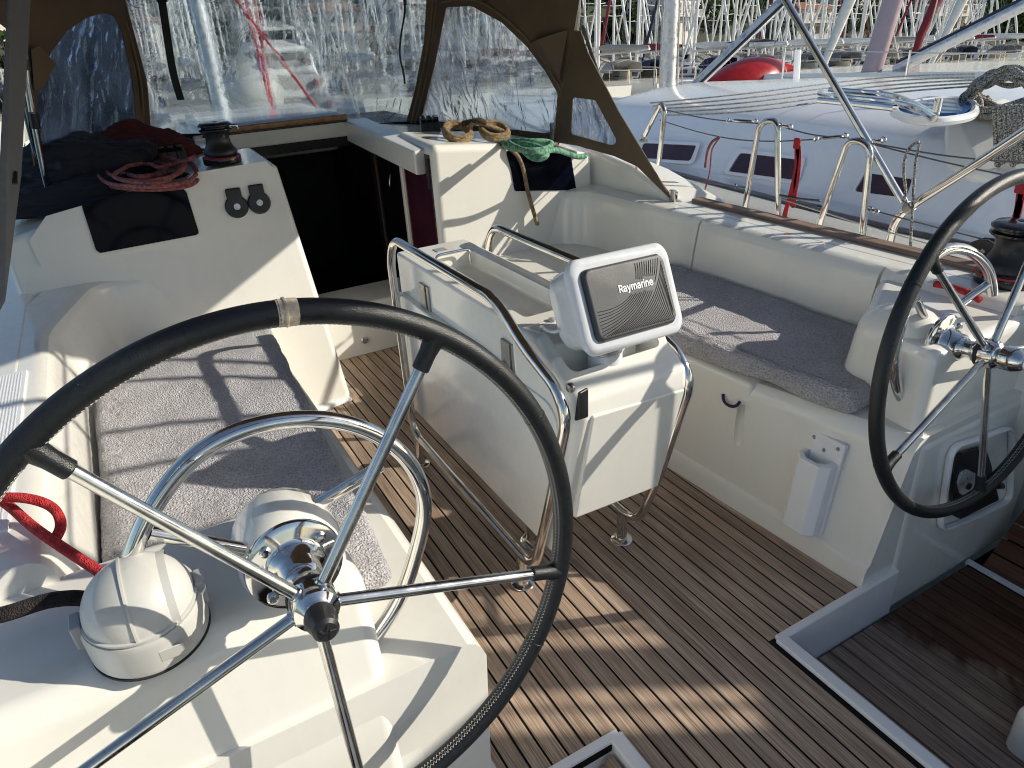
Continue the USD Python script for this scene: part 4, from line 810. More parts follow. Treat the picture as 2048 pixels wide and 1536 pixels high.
# fold of canvas hanging inside the starboard corner
obj(SH, 'canvas_fold', hullr([on_plane(*q_, SP[0]+SP[1]*d_*np.sign(np.dot(SP[1], EYE-SP[0])), SP[1]) for q_, d_ in (((1061, 86), .012), ((1122, 165), .012), ((1135, 60), .012), ((1075, 80), .06), ((1118, 150), .05))], .003), 'canvas')
# starboard tension strap down to the deck
st_ = [E1+np.array([0, -.03, -.1]), at(1240, 250, x=1.16), at(1330, 378, x=1.18), at(1346, 404, x=1.18)]
obj(SH, 'tension_strap', loft([[p+np.array([0, dy, 0])+n_ for dy, n_ in ((-.014, 0), (.014, 0), (.014, np.array([.002, 0, 0])), (-.014, np.array([.002, 0, 0])))] for p in spline(st_, 14)], True, True), 'grey_webbing', smooth=False)
obj(SH, 'strap_buckle', rbox(1.165, 1.185, 2.41, 2.45, .70, .75, .004), 'steel')
# port side seen almost edge-on
obj(SH, 'side_canvas', panel([(302, 284), (80, 410), (62, 300), (48, 120), (48, -80), (225, -140), (245, -12), (292, 160)], LP, .005, [[(272, 262), (100, 300), (82, 288), (73, 250), (72, 205), (80, 155), (100, 103), (133, 60), (172, 34), (205, 25), (228, 32), (242, 62), (256, 120), (268, 190)]]), 'canvas', smooth=False)
obj(SH, 'side_window', panel([(280, 272), (92, 312), (66, 262), (70, 150), (105, 72), (170, 22), (228, 14), (254, 80), (274, 180)], (LP[0]-LP[1]*.001*np.sign(np.dot(LP[1], EYE-LP[0])), LP[1]), .0025), 'vinyl', smooth=False, label='clear port side window')
wp_ = (np.array([-1.222, 2.9, 1.0]), np.array([1., -.14, .03]))
obj(SH, 'aft_wing', hullr([at(20, -60, y=2.4), at(62, -60, y=2.6), at(10, 350, y=2.3), at(40, 350, y=2.35), at(-12, 640, y=2.1), at(8, 600, y=2.12)], .003), 'grey_webbing', label='grey edge of the port wing, seen almost edge on')
obj(SH, 'strap_buckle', hullr([at(10, 345, y=2.28), at(32, 345, y=2.28), at(32, 366, y=2.26), at(10, 366, y=2.26)], .004), 'black_plastic')
obj(SH, 'canvas_fold', hullr([on_plane(*q_, LP[0]+LP[1]*d_*np.sign(np.dot(LP[1], EYE-LP[0])), LP[1]) for q_, d_ in (((78, 92), .03), ((110, 128), .05), ((86, 172), .03), ((70, 180), .02), ((64, 100), .02))], .003), 'canvas')
tp = [at(45, -20, y=2.96), at(50, 130, y=2.98), at(62, 210, y=3.0), at(85, 330, y=3.05), at(98, 385, y=3.08)]
obj(SH, 'strut', tube(spline(tp, 30), .011, 12), 'steel')
obj(SH, 'strut_joint', cat(tube([at(48, 118, y=2.97), at(52, 140, y=2.97)], .015, 10), tube([at(66, 225, y=3.0), at(72, 256, y=3.01)], .0155, 10)), 'black_plastic')
# --- our own bimini frame overhead: bare bows that stripe the port seat with shade
BF = thing('overhead_bimini', 'bare steel bimini bows arching over the helm above the picture', 'bimini frame', (CL, .6, 1.2))
for y_, z_ in ((.02, 1.93), (.36, 1.97), (.60, 1.98), (.98, 1.96), (1.16, 1.95)):
    obj(BF, 'bow', tube(fillet([(1.46, .62, 1.20), (1.36, y_, z_), (CL, y_, z_+.10), (-1.48, y_, z_), (-1.55, .62, 1.20)], .22, 8), .0125, 12), 'steel', smooth=True)
for a_ in (.55, 1.0, 1.22): obj(BF, 'brace', tube([(a_, .02, 1.95), (a_, 1.16, 1.97)], .010, 8), 'steel', smooth=True)
# straps hanging from the roof inside
def strap(px, y, w, mat, label):
    c_ = spline([at(*q_, y=y+.04*i) for i, q_ in enumerate(px)], 30); r_ = np.array([math.cos(YAW), -math.sin(YAW), 0])*w
    o = thing('hanging_strap', label, 'strap', c_[0]); obj(o, 'webbing', loft([[p-r_, p+r_, p+r_+np.array([0, .003, 0]), p-r_+np.array([0, .003, 0])] for p in c_], True, True), mat, smooth=False)
    obj(o, 'buckle', hullr([c_[3]+r_*a+np.array([0, -.004, dz]) for a in (-1.2, 1.2) for dz in (-.015, .015)], .003), 'black_plastic')
strap([(318, -30), (328, 30), (340, 110), (350, 160), (362, 200)], 3.42, .016, 'black_webbing', 'broad dark strap hanging inside the front window at left')
strap([(806, -20), (810, 20), (804, 60), (800, 110), (806, 140), (810, 168)], 3.40, .004, 'black_webbing', 'thin dark cord hanging inside the front window at right')
# red halyards and stay seen through the front window
for i, (a, b) in enumerate((((465, -10), (645, 230)), ((488, -10), (540, 205)), ((508, -10), (545, 215)))):
    rope_thing('halyard', [at(*a, y=6.0), (at(*a, y=6.0)+at(*b, y=5.4))/2, at(*b, y=5.4)], .009, 'rope_red', ['red line slanting across the front window down to the right', 'red line running down to the mast foot, left one of the pair', 'red line running down to the mast foot, right one of the pair'][i], 12, catg='rope')
rope_thing('stay', [at(632, -10, y=7.0), at(675, 110, y=7.0), at(712, 225, y=7.0)], .012, 'wire_pale', 'pale wire stay slanting across the front window', 12, catg='stay')

# ================================================================== guard rails and lifelines to starboard
def hoop(px, x, label, grp=None):
    pts = fillet([at(*q_, x=x) for q_ in px], .16, 9)
    pts = pts.copy()
    h = thing('lifeline_gate_hoop', label, 'stanchion', pts[0], group=grp); obj(h, 'bent_tube', tube(pts, .0125, 14), 'steel', smooth=True)
    for p in (pts[0], pts[-1]): obj(h, 'deck_foot', lathe([(.0001, -.02), (.024, -.02), (.024, -.012), (.015, -.006), (.015, .012), (.0001, .012)], p, (0, 0, 1), 16), 'satin_steel')
    return h
hoop([(1487, 434), (1519, 245), (1556, 238), (1556, 450)], 1.36, 'polished hoop stanchion nearer the sprayhood')
hoop([(1632, 468), (1698, 276), (1742, 290), (1722, 495)], 1.36, 'polished hoop stanchion nearer the right hand wheel')
hoop([(1312, 372), (1330, 222), (1322, 205), (1288, 275)], 1.42, 'polished hoop stanchion beside the sprayhood wing')
pr = thing('pushpit_rail', 'thick polished rail rising from the starboard deck towards the stern', 'guard rail', at(1772, 512, x=1.40))
pp = fillet([at(1772, 516, x=1.40), at(1790, 440, x=1.40), at(1822, 412, x=1.40), at(2060, 258, x=1.34), at(2350, 60, x=1.25)], .14, 8)
obj(pr, 'tube', tube(pp, .0155, 16), 'steel', smooth=True)
obj(pr, 'collar', cat(tube([at(1812, 420, x=1.398), at(1824, 411, x=1.397)], .019, 12)), 'satin_steel')
bs = thing('bimini_strut', 'straight polished strut leaning from the pushpit rail up and forward', 'strut', at(1812, 410, x=1.40))
obj(bs, 'tube', tube([at(1806, 404, x=1.40), at(1565, -10, x=1.32), at(1540, -60, x=1.31)], .0135, 14), 'steel', smooth=True)
obj(bs, 'end_fork', hullr([at(1800, 396, x=1.40), at(1815, 412, x=1.40), at(1808, 396, x=1.405)], .009), 'satin_steel')
def wire(a, b, xa, xb, r=.0027, sag=.012, mat='wire', label=None):
    p, q_ = at(*a, x=xa), at(*b, x=xb); m = (p+q_)/2-np.array([0, 0, sag])
    rope_thing('lifeline', [p, m, q_], r, mat, label, 16, catg='lifeline')
wire((1553, 249), (1698, 276), 1.36, 1.36, label='upper guard wire between the two tall hoop stanchions')
wire((1742, 286), (2120, 330), 1.36, 1.36, label='upper guard wire running aft from the rear hoop stanchion')
wire((1325, 218), (1519, 247), 1.42, 1.36, label='upper guard wire running forward from the front hoop stanchion')
wire((1320, 240), (1690, 274), 1.42, 1.36, sag=.05, label='slack second guard wire joining the rear hoop stanchion')
wire((1310, 340), (1497, 376), 1.42, 1.36, label='lower guard wire ahead of the front hoop stanchion')
wire((1556, 390), (1640, 402), 1.36, 1.36, r=.006, sag=.003, label='short rope lashing between the two hoop stanchions')
wire((1556, 396), (2120, 565), 1.36, 1.38, sag=.004, mat='wire_pale', label='pale lower guard wire running aft past the right hand wheel')
wire((1736, 418), (2120, 515), 1.36, 1.38, sag=.004, label='dark lower guard wire running aft past the right hand wheel')
wire((1744, 288), (2120, 372), 1.36, 1.36, sag=.006, label='second upper guard wire running aft from the rear hoop stanchion')
def turnbuckle(a, b, x, label):
    p, q_ = at(*a, x=x), at(*b, x=x); t = thing('turnbuckle', label, 'turnbuckle', p); d = q_-p
    obj(t, 'barrel', tube([p+d*.2, p+d*.3, p+d*.8, p+d*.9], [.004, .0065, .0065, .004], 8), 'steel'); obj(t, 'eye', tube(fillet([q_+np.array([0, .0, .012]), q_+np.array([0, .014, 0]), q_-np.array([0, 0, .012]), q_-np.array([0, .014, 0])], .01, 5, True), .0028, 6, True), 'steel')
    obj(t, 'shackle', tube(fillet([p+np.array([0, .0, .01]), p+np.array([0, .012, 0]), p-np.array([0, 0, .01]), p-np.array([0, .012, 0])], .008, 5, True), .0028, 6, True), 'steel')
turnbuckle((1455, 240), (1510, 243), 1.37, 'guard wire turnbuckle just ahead of the front hoop stanchion')
turnbuckle((1632, 278), (1690, 272), 1.36, 'guard wire turnbuckle just ahead of the rear hoop stanchion')
turnbuckle((1470, 372), (1494, 376), 1.38, 'lower guard wire turnbuckle ahead of the front hoop stanchion')
turnbuckle((1560, 250), (1580, 254), 1.36, 'guard wire turnbuckle just behind the front hoop stanchion')
turnbuckle((1740, 418), (1752, 424), 1.36, 'guard wire fitting on the rear leg of the rear hoop stanchion')
turnbuckle((1748, 284), (1766, 280), 1.36, 'guard wire fitting at the top of the rear hoop stanchion')
# ribbons and cord tails tied to the wires
def ribbon(px, x, label, mat='red_ribbon', w=.010):
    o = thing('tied_ribbon', label, 'ribbon', at(*px[0][0], x=x))
    for s in px:
        c_ = spline([at(*q_, x=x) for q_ in s], 16); obj(o, 'tail', loft([[p+np.array([0, a, 0])*w*(1+.2*math.sin(i)) for a in (-1, 1)]+[p+np.array([.003, a, 0])*np.array([1, w, 1]) for a in (1, -1)] for i, p in enumerate(c_)], True, True), mat, smooth=60)
    c0 = at(*px[0][0], x=x); obj(o, 'knot', hullr([c0+np.array([0, a, b]) for a in (-.008, .008) for b in (-.016, .012)], .007), mat)
ribbon([[(1594, 286), (1593, 320), (1586, 370), (1574, 410), (1568, 438)], [(1596, 290), (1597, 330), (1590, 380), (1586, 412)]], 1.36, 'red ribbon tied to the guard wire between the hoop stanchions')
ribbon([[(2042, 372), (2035, 410), (2020, 460), (2002, 505), (1998, 540)], [(2044, 376), (2038, 420), (2026, 470), (2014, 540)], [(2040, 400), (2024, 470), (2008, 545)]], 1.33, 'red ribbon tied to the stern rail at the right edge', w=.008)
def tail(px, x, r, mat, label): rope_thing('cord_tail', [at(*q_, x=x) for q_ in px], r, mat, label, 40, catg='cord')
tail([(1440, 274), (1432, 285), (1424, 300), (1420, 340), (1412, 372), (1405, 400)], 1.37, .0035, 'rope_pink', 'thin pinkish cord tail hanging from the forward guard wire')
tail([(1438, 276), (1426, 282), (1416, 300), (1412, 322), (1410, 335)], 1.37, .006, 'rope_pink', 'frayed pinkish cord end beside the thin cord tail')
tail([(1838, 284), (1825, 290), (1812, 310), (1808, 350), (1811, 385), (1806, 402)], 1.36, .005, 'rope_fleck', 'flecked cord tail hanging left at the stern rail')
tail([(1840, 286), (1834, 310), (1830, 340), (1826, 400), (1822, 470), (1821, 495)], 1.36, .0048, 'rope_fleck', 'flecked cord hanging down to the black block')
def block(px, x, s, label):
    c_ = at(*px, x=x); o = thing('pulley_block', label, 'pulley block', c_)
    for d_ in (-.016, .010): obj(o, 'cheek', hullr([c_+s*np.array([d_+e_, .045*math.cos(a), .034*math.sin(a)+(.0 if math.sin(a) > 0 else -.004)]) for e_ in (0, .006) for a in np.linspace(0, 2*np.pi, 12)], .003), 'black_plastic')
    obj(o, 'sheave', lathe([(.0001, -.012), (.036, -.012), (.030, 0), (.036, .010), (.0001, .010)], c_, (1, 0, 0), 20), 'rubber'); obj(o, 'axle', lathe([(.0001, 0), (.008, 0), (.006, .004), (.0001, .004)], c_-s*np.array([.019, 0, 0]), (-1, 0, 0), 12), 'alloy')
block((1813, 522), 1.30, 1.0, 'black pulley block on the coaming beside the right hand wheel')
block((1972, 500), 1.36, 1.0, 'black pulley block under the red ribbon at the stern rail')
# ================================================================== the neighbouring yacht
NB = thing('neighbour_yacht', 'white sailing yacht moored alongside to starboard with three smoked cabin windows', 'sailing yacht', (3.65, 3.0, WZ))
def sym(prof, cx): return prof+[(2*cx-x, z) for x, z in prof[::-1][1:]]
NCX = 3.70
def nsec(y):
    b = float(np.interp(y, [-4, -1, 2, 4, 6, 7.6, 8.9], [1.62, 1.76, 1.76, 1.62, 1.20, .62, .03])); k = b/1.76
    h = float(np.interp(y, [-4, -1.0, 0.4, 1.6, 3.6, 5.2, 6.2, 8.9], [.2, .55, .9, 1.0, .95, .72, .05, 0])); z0 = .50+.012*max(y-2, 0)
    prof = [(1.52, -.80), (1.70, .1), (1.76, z0-.02), (1.745, z0+.035), (1.70, z0+.035), (1.69, z0), (1.46, z0+.01), (1.42, z0+.02), (1.36, z0+.06*h+.01), (1.22, z0+.20*h+.01), (1.10, z0+.30*h+.01), (.98, z0+.36*h+.01), (.75, z0+.41*h+.01), (.4, z0+.45*h+.01), (0, z0+.47*h+.01)]
    return [(NCX+x*k, y, z) for x, z in [(-a, c) for a, c in prof]+[(a, c) for a, c in prof[::-1][1:]]]
obj(NB, 'hull_and_coachroof', loft([nsec(y) for y in np.linspace(-4, 8.88, 70)], False), 'gelcoat_cool', smooth=40)
sp = plane3(nsec(1.0)[8], nsec(3.2)[8], nsec(2.1)[10]); sgn = np.sign(np.dot(sp[1], EYE-sp[0])); sp = (sp[0]+sp[1]*sgn*.012, sp[1]*sgn)
for px in ([(1288, 287), (1392, 292), (1380, 322), (1278, 316)], [(1482, 307), (1601, 321), (1588, 360), (1459, 343)], [(1732, 347), (1824, 359), (1812, 396), (1711, 383)]):
    fr_ = obj(NB, 'cabin_window', panel(px, (sp[0]+sp[1]*.004, sp[1]), .003, rnd=.015), 'smoked_window', smooth=False)
    c_ = np.mean(px, 0); big = [tuple(c_+(np.array(q_)-c_)*np.array([1.16, 1.42])) for q_ in px]
    obj(fr_, 'frame', panel(big, sp, .005, [[tuple(c_+(np.array(q_)-c_)*1.03) for q_ in px]], rnd=.03), 'gelcoat_cool', smooth=False)
obj(NB, 'toe_rail', tube([(nsec(y)[3][0]+.02, y, nsec(y)[3][2]+.012) for y in np.linspace(-3.5, 7, 40)], .014, 6), 'wire')
obj(NB, 'rub_strake', tube([(nsec(y)[2][0]-.005, y, nsec(y)[2][2]-.05) for y in np.linspace(-3.5, 7, 40)], .018, 6), 'grey_plastic')
tz = lambda x, y: float(np.interp(x, [p[0] for p in nsec(y)[2:-2]], [p[2] for p in nsec(y)[2:-2]]))
ck = at(1610, 432, x=2.02)
obj(NB, 'mooring_cleat', cat(hullr([ck+np.array([a, b, c]) for a in (-.02, .02) for b in (-.06, .06) for c in (-.02, .05)], .015), rbox(ck[0]-.03, ck[0]+.03, ck[1]-.20, ck[1]-.05, ck[2]-.04, ck[2]-.01, .01)), 'black_plastic', label='black deck organiser on the near side deck')
# raised block of the coaming / sprayhood garage at the aft end
obj(NB, 'coaming_block', hullr([at(1915, 245, x=2.75), at(1985, 225, x=2.9), at(1905, 340, x=2.55), at(1960, 352, x=2.5), at(2010, 215, x=3.4), at(2100, 260, x=2.9), at(2100, 380, x=2.55)], .05, 2), 'gelcoat')
hp = [(1788, 222), (1850, 205), (1940, 208), (1948, 226), (1910, 240), (1830, 240)]
hz = tz(3.1, 1.8)+.035
hf = obj(NB, 'deck_hatch', panel(hp, (np.array([0, 0, hz]), np.array([0, 0, 1.])), .03, rnd=.03), 'blue_hatch', smooth=False, label='blue tinted deck hatch')
obj(hf, 'hatch_frame', tube([at(*q_, z=hz+.015) for q_ in spline([(*q_, 0) for q_ in hp], 40, True)[:, :2]], .02, 8, True), 'gelcoat_cool')
for a in ([(1640, 186), (1700, 196), (1800, 208), (1868, 238)], [(1660, 180), (1760, 188), (1810, 200), (1868, 232)], [(1638, 200), (1700, 206), (1790, 216)]):
    obj(NB, 'grab_rail', tube(spline([at(*q_, z=hz+.09) for q_ in a], 24), .014, 10), 'steel')
obj(NB, 'grab_rail_foot', lathe([(.0001, 0), (.03, 0), (.03, .01), (.016, .02), (.016, .1), (.0001, .1)], at(1868, 246, z=hz), (0, 0, 1), 14), 'steel')
for k_ in range(5):
    obj(NB, 'control_line', rope([at(1300+k_*6, 206+k_*6, z=.96), at(1500, 186+k_*9, z=1.0), at(1760, 156+k_*8, z=1.03), at(1950, 148+k_*6, z=1.06)], .0045, 40), 'rope_white', smooth=True)
0 and obj(NB, 'traveller_track', rbox(3.0, 3.05, .6, 4.0, .94, .965, .004), 'satin_steel')
0 and obj(NB, 'clutch_bank', cat(*[hullr([at(1840+i*16, 180+i*2, z=1.03)+np.array([a, b, c]) for a in (-.03, .03) for b in (-.09, .09) for c in (-.02, .05)], .01) for i in range(4)]), 'black_plastic')
def line_at(p, px_top, px_bot, r0, r1, mat, name, parent, n=18, squash=.75, label=None): pass
nm_b, nm_t = at(1333, 205, y=5.4), at(1344, -80, y=5.4)
obj(NB, 'mast', tube([nm_b, nm_t, nm_t+(nm_t-nm_b)*9], .085, 16, squash=.75), 'alloy')
for dx, rr_ in ((-26, .006), (-14, .005), (22, .008), (32, .005)):
    obj(NB, 'halyard', tube([at(1331+dx, 206, y=5.35), at(1344+dx*.8, -80, y=5.35)], rr_, 6), 'rope_white')
vb, vt = at(1345, 214, y=5.2), at(1590, -20, y=4.6)
obj(NB, 'boom_strut', tube([vb, vt], .045, 12), 'alloy', label='pale rigid boom strut slanting up from the mast foot')
obj(NB, 'boom_strut_groove', tube([vb+np.array([-.02, -.05, .0]), vt+np.array([-.02, -.05, 0])], .012, 8), 'black_plastic')
obj(NB, 'stanchion', tube([at(1590, 200, y=5.0), at(1596, 100, y=5.0)], .03, 10), 'gelcoat_cool')
obj(NB, 'sail_cover', hullr([at(1480, 205, y=4.6), at(1600, 192, y=4.3), at(1670, 200, y=3.9), at(1500, 218, y=4.4), at(1680, 175, y=4.3)], .04, 2), 'gelcoat')
# its bimini, whose forward bow and flap stripe our cockpit floor with shade
bmz = 1.90
BM = thing('cockpit_bimini', 'brown bimini over the neighbouring cockpit, out of the picture to the right', 'bimini', (3.6, -2.2, bmz))
_t = bmz/sun_dir[2]; _o = np.array([sun_dir[0], sun_dir[1]])*_t
def bq(s_, u_, z_=0.): p_ = s_*np.array([.51, .86])+u_*np.array([.86, -.51])+_o; return np.array([p_[0], p_[1], bmz+z_])
for (s0_, s1_, u0_, u1_) in ((-1.6, .572, -1.5, 1.2), (.683, .817, -1.5, 1.2), (.572, .683, -.36, 1.2)):
    obj(BM, 'canvas_panel', loft([[bq(s_, u_, .012*k_) for s_, u_, k_ in ((s0_, q_, 0), (s1_, q_, 0), (s1_, q_, 1), (s0_, q_, 1))] for q_ in np.linspace(u0_, u1_, 6)], True, True), 'canvas', smooth=False)
for s_ in (-1.5, -.5, .632, .87, .905): obj(BM, 'bow', tube([bq(s_, -1.5), bq(s_, 1.2)], .0125 if s_ < .6 else .008, 10), 'steel')
for u_ in (-1.45, 1.15): obj(BM, 'side_rail', tube([bq(-1.6, u_), bq(.91, u_)], .0125, 10), 'steel')
for u_ in (-1.45, 1.15): obj(BM, 'leg', tube([bq(-.5, u_), np.array([*bq(-.3, u_)[:2], .55])], .0125, 10), 'steel')
# rope thrown over its coaming
pts = []; g_ = random.Random(7); c_ = at(2005, 190, x=2.75)
for k in range(9*12):
    a = k/12*2*math.pi; pts.append((c_[0]+.05*math.sin(a*.7)+.02*g_.random(), c_[1]+(.12+.06*g_.random())*math.cos(a), c_[2]+(.055+.05*g_.random())*math.sin(a)+.02*math.sin(k*.9)))
rope_thing('rope_coil', pts, .013, 'rope_fleck', 'thick flecked rope coil heaped on the neighbouring yacht at the right edge', 700, catg='rope')
pts = []
for k in range(7):
    x0 = 1990+k*10; pts += [tuple(at(x0, 215, x=2.55)), tuple(at(x0+6, 330-5*(k % 3), x=2.50)), tuple(at(x0+10, 220, x=2.56))]
rope_thing('rope_hank', pts, .012, 'rope_fleck', 'flecked rope hank hanging below the thick coil at the right edge', 300, catg='rope')
# red inflatable on the deck beyond
DG = thing('inflatable_dinghy', 'red inflatable dinghy lying upside down beyond the neighbouring yacht', 'dinghy', at(1510, 195, y=7.5))
da, db = at(1424, 176, y=7.6), at(1600, 158, y=7.4); dv = (db-da); dn = np.array([dv[1], -dv[0], 0]); dn /= np.linalg.norm(dn)
sh_ = []
for t in np.linspace(0, 1, 16):
    c0 = da+dv*t; w_ = .42*math.sin(math.pi*min(t*1.15+.06, 1-.0))**.6 if t < .8 else .40*(1-.25*(t-.8)/.2); w_ = max(w_, .05); h_ = .34*max(math.sin(math.pi*(t*.82+.12)), .12)
    sh_.append([c0+dn*w_*math.cos(a)+np.array([0, 0, h_*max(math.sin(a), -.25)]) for a in np.linspace(0, 2*np.pi, 18, endpoint=False)])
obj(DG, 'hull_fabric', loft(sh_, True, True), 'red_rubber', smooth=60)
for s_ in (-1, 1): obj(DG, 'side_tube', tube(spline([da+np.array([0, 0, .02]), da+dv*.3-dn*.42*s_, da+dv*.65-dn*.46*s_, db-dn*.42*s_], 24), .09, 12), 'red_rubber', smooth=True)
fd_ = thing('round_fender', 'white fender hanging beside the red dinghy', 'fender', at(1563, 170, y=7.0))
obj(fd_, 'body', tube([at(1546, 160, y=7.0), at(1550, 162, y=7.0), at(1568, 170, y=7.0), at(1580, 180, y=7.0), at(1582, 183, y=7.0)], [.02, .075, .085, .07, .02], 14), 'white_fender', smooth=True)
obj(fd_, 'eye', tube([at(1543, 158, y=7.0), at(1547, 160, y=7.0)], .02, 8), 'black_plastic')

# ================================================================== yachts of the marina, one prototype of each kind
def proto(path, hull_c, cover_c, furl_c, hood_c, L=11.5, bim=False):
    UsdGeom.Scope.Define(stage, '/World/Looks') ; c = stage.CreateClassPrim(path)
    UsdGeom.Xform.Define(stage, path); stage.GetPrimAtPath(path).SetSpecifier(Sdf.SpecifierClass)
    par = stage.GetPrimAtPath(path); _loc[par.GetPath()] = (np.zeros(3), 0)
    ys = np.linspace(-L/2, L/2, 15); tt = (ys+L/2)/L
    b = np.interp(tt, [0, .2, .45, .7, .9, 1], [1.45, 1.75, 1.85, 1.4, .55, .04]); fb = 1.05+.35*tt**2
    obj(par, 'hull', loft([[(x, y, z) for x, z in ((-.15*bb, -.3), (-.75*bb, -.2), (-.95*bb, .4), (-bb, f_), (bb, f_), (.95*bb, .4), (.75*bb, -.2), (.15*bb, -.3))] for y, bb, f_ in zip(ys, b, fb)], True, True), hull_c, smooth=50)
    obj(par, 'waterline_stripe', loft([[(s*x*1.004, y, z) for s, x, z in ((-1, .90*bb, .16), (-1, .915*bb, .26), (1, .915*bb, .26), (1, .90*bb, .16))] for y, bb in zip(ys[:-1], b[:-1])], True, False), cover_c, smooth=False)
    cr = obj(par, 'coachroof', loft([[(-w, y, 1.15), (-w*.82, y, 1.15+h), (0, y, 1.2+h), (w*.82, y, 1.15+h), (w, y, 1.15)] for y, w, h in ((-1.2, 1.2, .48), (.5, 1.2, .46), (2.2, .95, .36), (3.4, .5, .12), (3.9, .3, .02))], False), 'gelcoat', smooth=40)
    for s in (-1, 1):
        for y in (-.7, .35, 1.35): obj(cr, 'window', hullr([(s*(1.17-.05*max(y, 0)-dz*.35), y+dy, 1.27+dz) for dy in (-.3, .3) for dz in (0, .2)], .012), 'smoked_window')
    obj(par, 'mast', tube([(0, .7, 1.4), (0, .62, 9), (0, .5, 16.5)], [.105, .10, .07], 8, squash=.9), 'mast_white')
    for z, w in ((6.0, .95), (10.5, .75)): obj(par, 'spreader', tube([(-w, .5, z+.06), (0, .66, z), (w, .5, z+.06)], .03, 5), 'alloy')
    obj(par, 'boom', tube([(0, .55, 2.55), (0, -3.9, 2.75)], .07, 8), 'alloy')
    obj(par, 'sail_cover', tube([(0, .5, 2.9), (0, -.3, 2.86), (0, -2, 2.84), (0, -3.8, 2.85)], [.12, .22, .19, .09], 10), cover_c, smooth=True)
    obj(par, 'furled_sail', tube([(0, L/2-.2, 1.6), (0, L/2-.9, 3.6), (0, 1.3, 14.5)], [.04, .11, .05], 8), furl_c, smooth=True)
    for s in (-1, 1):
        for z in (16, 10.5, 6): obj(par, 'shroud', tube([(s*1.55, .35, 1.2), (s*(.75 if z > 10 else .95), .5, min(z, 10.5) if z > 6 else 5.9), (0, .6, z)], .006, 4), 'wire')
        obj(par, 'backstay', tube([(s*1.1, -L/2+.2, 1.2), (0, -L/2+2, 6), (0, .45, 16.3)], .007, 4), 'wire_pale')
        pl_ = [(s*1.4, -L/2+.15, 1.1), (s*1.4, -L/2+.15, 1.75), (s*1.6, -L/2+2.2, 1.75), (s*1.6, -L/2+2.2, 1.1)]
        obj(par, 'pushpit', tube(pl_, .02, 5), 'steel')
        obj(par, 'guard_wire', tube([(s*1.6, -L/2+2.2, 1.75), (s*1.83, 0, 1.85), (s*.4, L/2-.3, 2.0)], .010, 4), 'wire_pale')
        for y in (-1.2, 1, 3.0): obj(par, 'stanchion', tube([(s*np.interp(y, ys, b)*.96, y, 1.15), (s*np.interp(y, ys, b)*.97, y, 1.85)], .015, 4), 'steel')
    obj(par, 'sprayhood', thicken(*loft([[(-1.05*w, y, 1.55), (-.95*w, y, 1.55+h*.8), (0, y, 1.6+h), (.95*w, y, 1.55+h*.8), (1.05*w, y, 1.55)] for y, w, h in ((-.6, .9, .05), (-1.3, 1.0, .62), (-2.1, 1.05, .62))], False), .03), hood_c, smooth=60)
    if bim:
        obj(par, 'bimini', thicken(*loft([[(-1.2, y, 2.95), (0, y, 3.08), (1.2, y, 2.95)] for y in (-5.0, -4, -3.0)], False), .03), hood_c, smooth=60)
        for s in (-1, 1): obj(par, 'bimini_frame', tube([(s*1.2, -4.8, 2.95), (s*1.35, -4, 1.2), (s*1.2, -3.1, 2.95)], .02, 5), 'steel')
    obj(par, 'wheel', tube([(.75+.45*math.cos(a), -4.4, 1.75+.45*math.sin(a)) for a in np.linspace(0, 2*np.pi, 16, endpoint=False)], .02, 5, True), 'black_plastic')
    return path
plain('mast_white', (.74, .73, .70), .4); plain('cover_grey_canvas', (.30, .29, .27), .8); plain('cover_taupe', (.12, .13, .15), .8); plain('cover_blue', (.02, .05, .16), .8); plain('cover_navy', (.012, .018, .05), .8); plain('cover_cream', (.55, .50, .40), .8); plain('cover_red', (.17, .012, .02), .8); plain('hull_blue', (.02, .045, .11), .15); plain('cover_white', (.7, .7, .68), .8)
KINDS = [(proto('/World/class_yacht_a', 'gelcoat', 'cover_white', 'cover_white', 'cover_taupe'), 'white yacht with dark grey sprayhood'),
         (proto('/World/class_yacht_b', 'gelcoat', 'cover_grey_canvas', 'cover_white', 'cover_grey_canvas', 12.5), 'white yacht with grey canvas'),
         (proto('/World/class_yacht_c', 'hull_blue', 'cover_white', 'cover_navy', 'cover_navy', 12, True), 'dark blue hulled yacht'),
         (proto('/World/class_yacht_d', 'gelcoat', 'cover_red', 'cover_red', 'cover_navy', 11), 'white yacht with red sail cover')]
def pix(p): q_ = AX@(np.asarray(p)-EYE); return (1024+F_PX*q_[0]/q_[2], 768-F_PX*q_[1]/q_[2]) if q_[2] > .5 else (1e9, 1e9)
g_ = random.Random(11); rows = []
for nm, y0, xs, face in (('nearest far row', 38, np.arange(-16, 70, 3.9), 0), ('second far row', 51, np.arange(-20, 92, 3.6), 1), ('third far row', 64, np.arange(-24, 112, 3.6), 0), ('farthest row', 78, np.arange(-28, 134, 3.6), 1)):
    row = []
    for x in xs:
        px = pix(level((x, y0, 1.0)))[0]
        k = g_.choices(range(4), (6, 4, 1, .7))[0]; yy = y0+g_.uniform(-1.2, 1.2); rz = math.pi*face+g_.uniform(-.05, .05); xx = x+g_.uniform(-.4, .4)
        if -60 < px < 2110 and not (nm.startswith('nearest') and  abs(px-600) < 95): row.append((px, xx, yy, k, rz))
    rows.append((nm, sorted(row)))
ORD = 'first second third fourth fifth sixth seventh eighth ninth tenth eleventh twelfth thirteenth fourteenth fifteenth sixteenth seventeenth eighteenth nineteenth twentieth'.split()+['twenty-'+w for w in 'first second third fourth fifth sixth seventh eighth ninth'.split()]+['thirtieth']+['thirty-'+w for w in 'first second third fourth fifth sixth seventh eighth ninth'.split()]+['fortieth']+['forty-'+w for w in 'first second third fourth fifth sixth seventh eighth ninth'.split()]+['fiftieth']
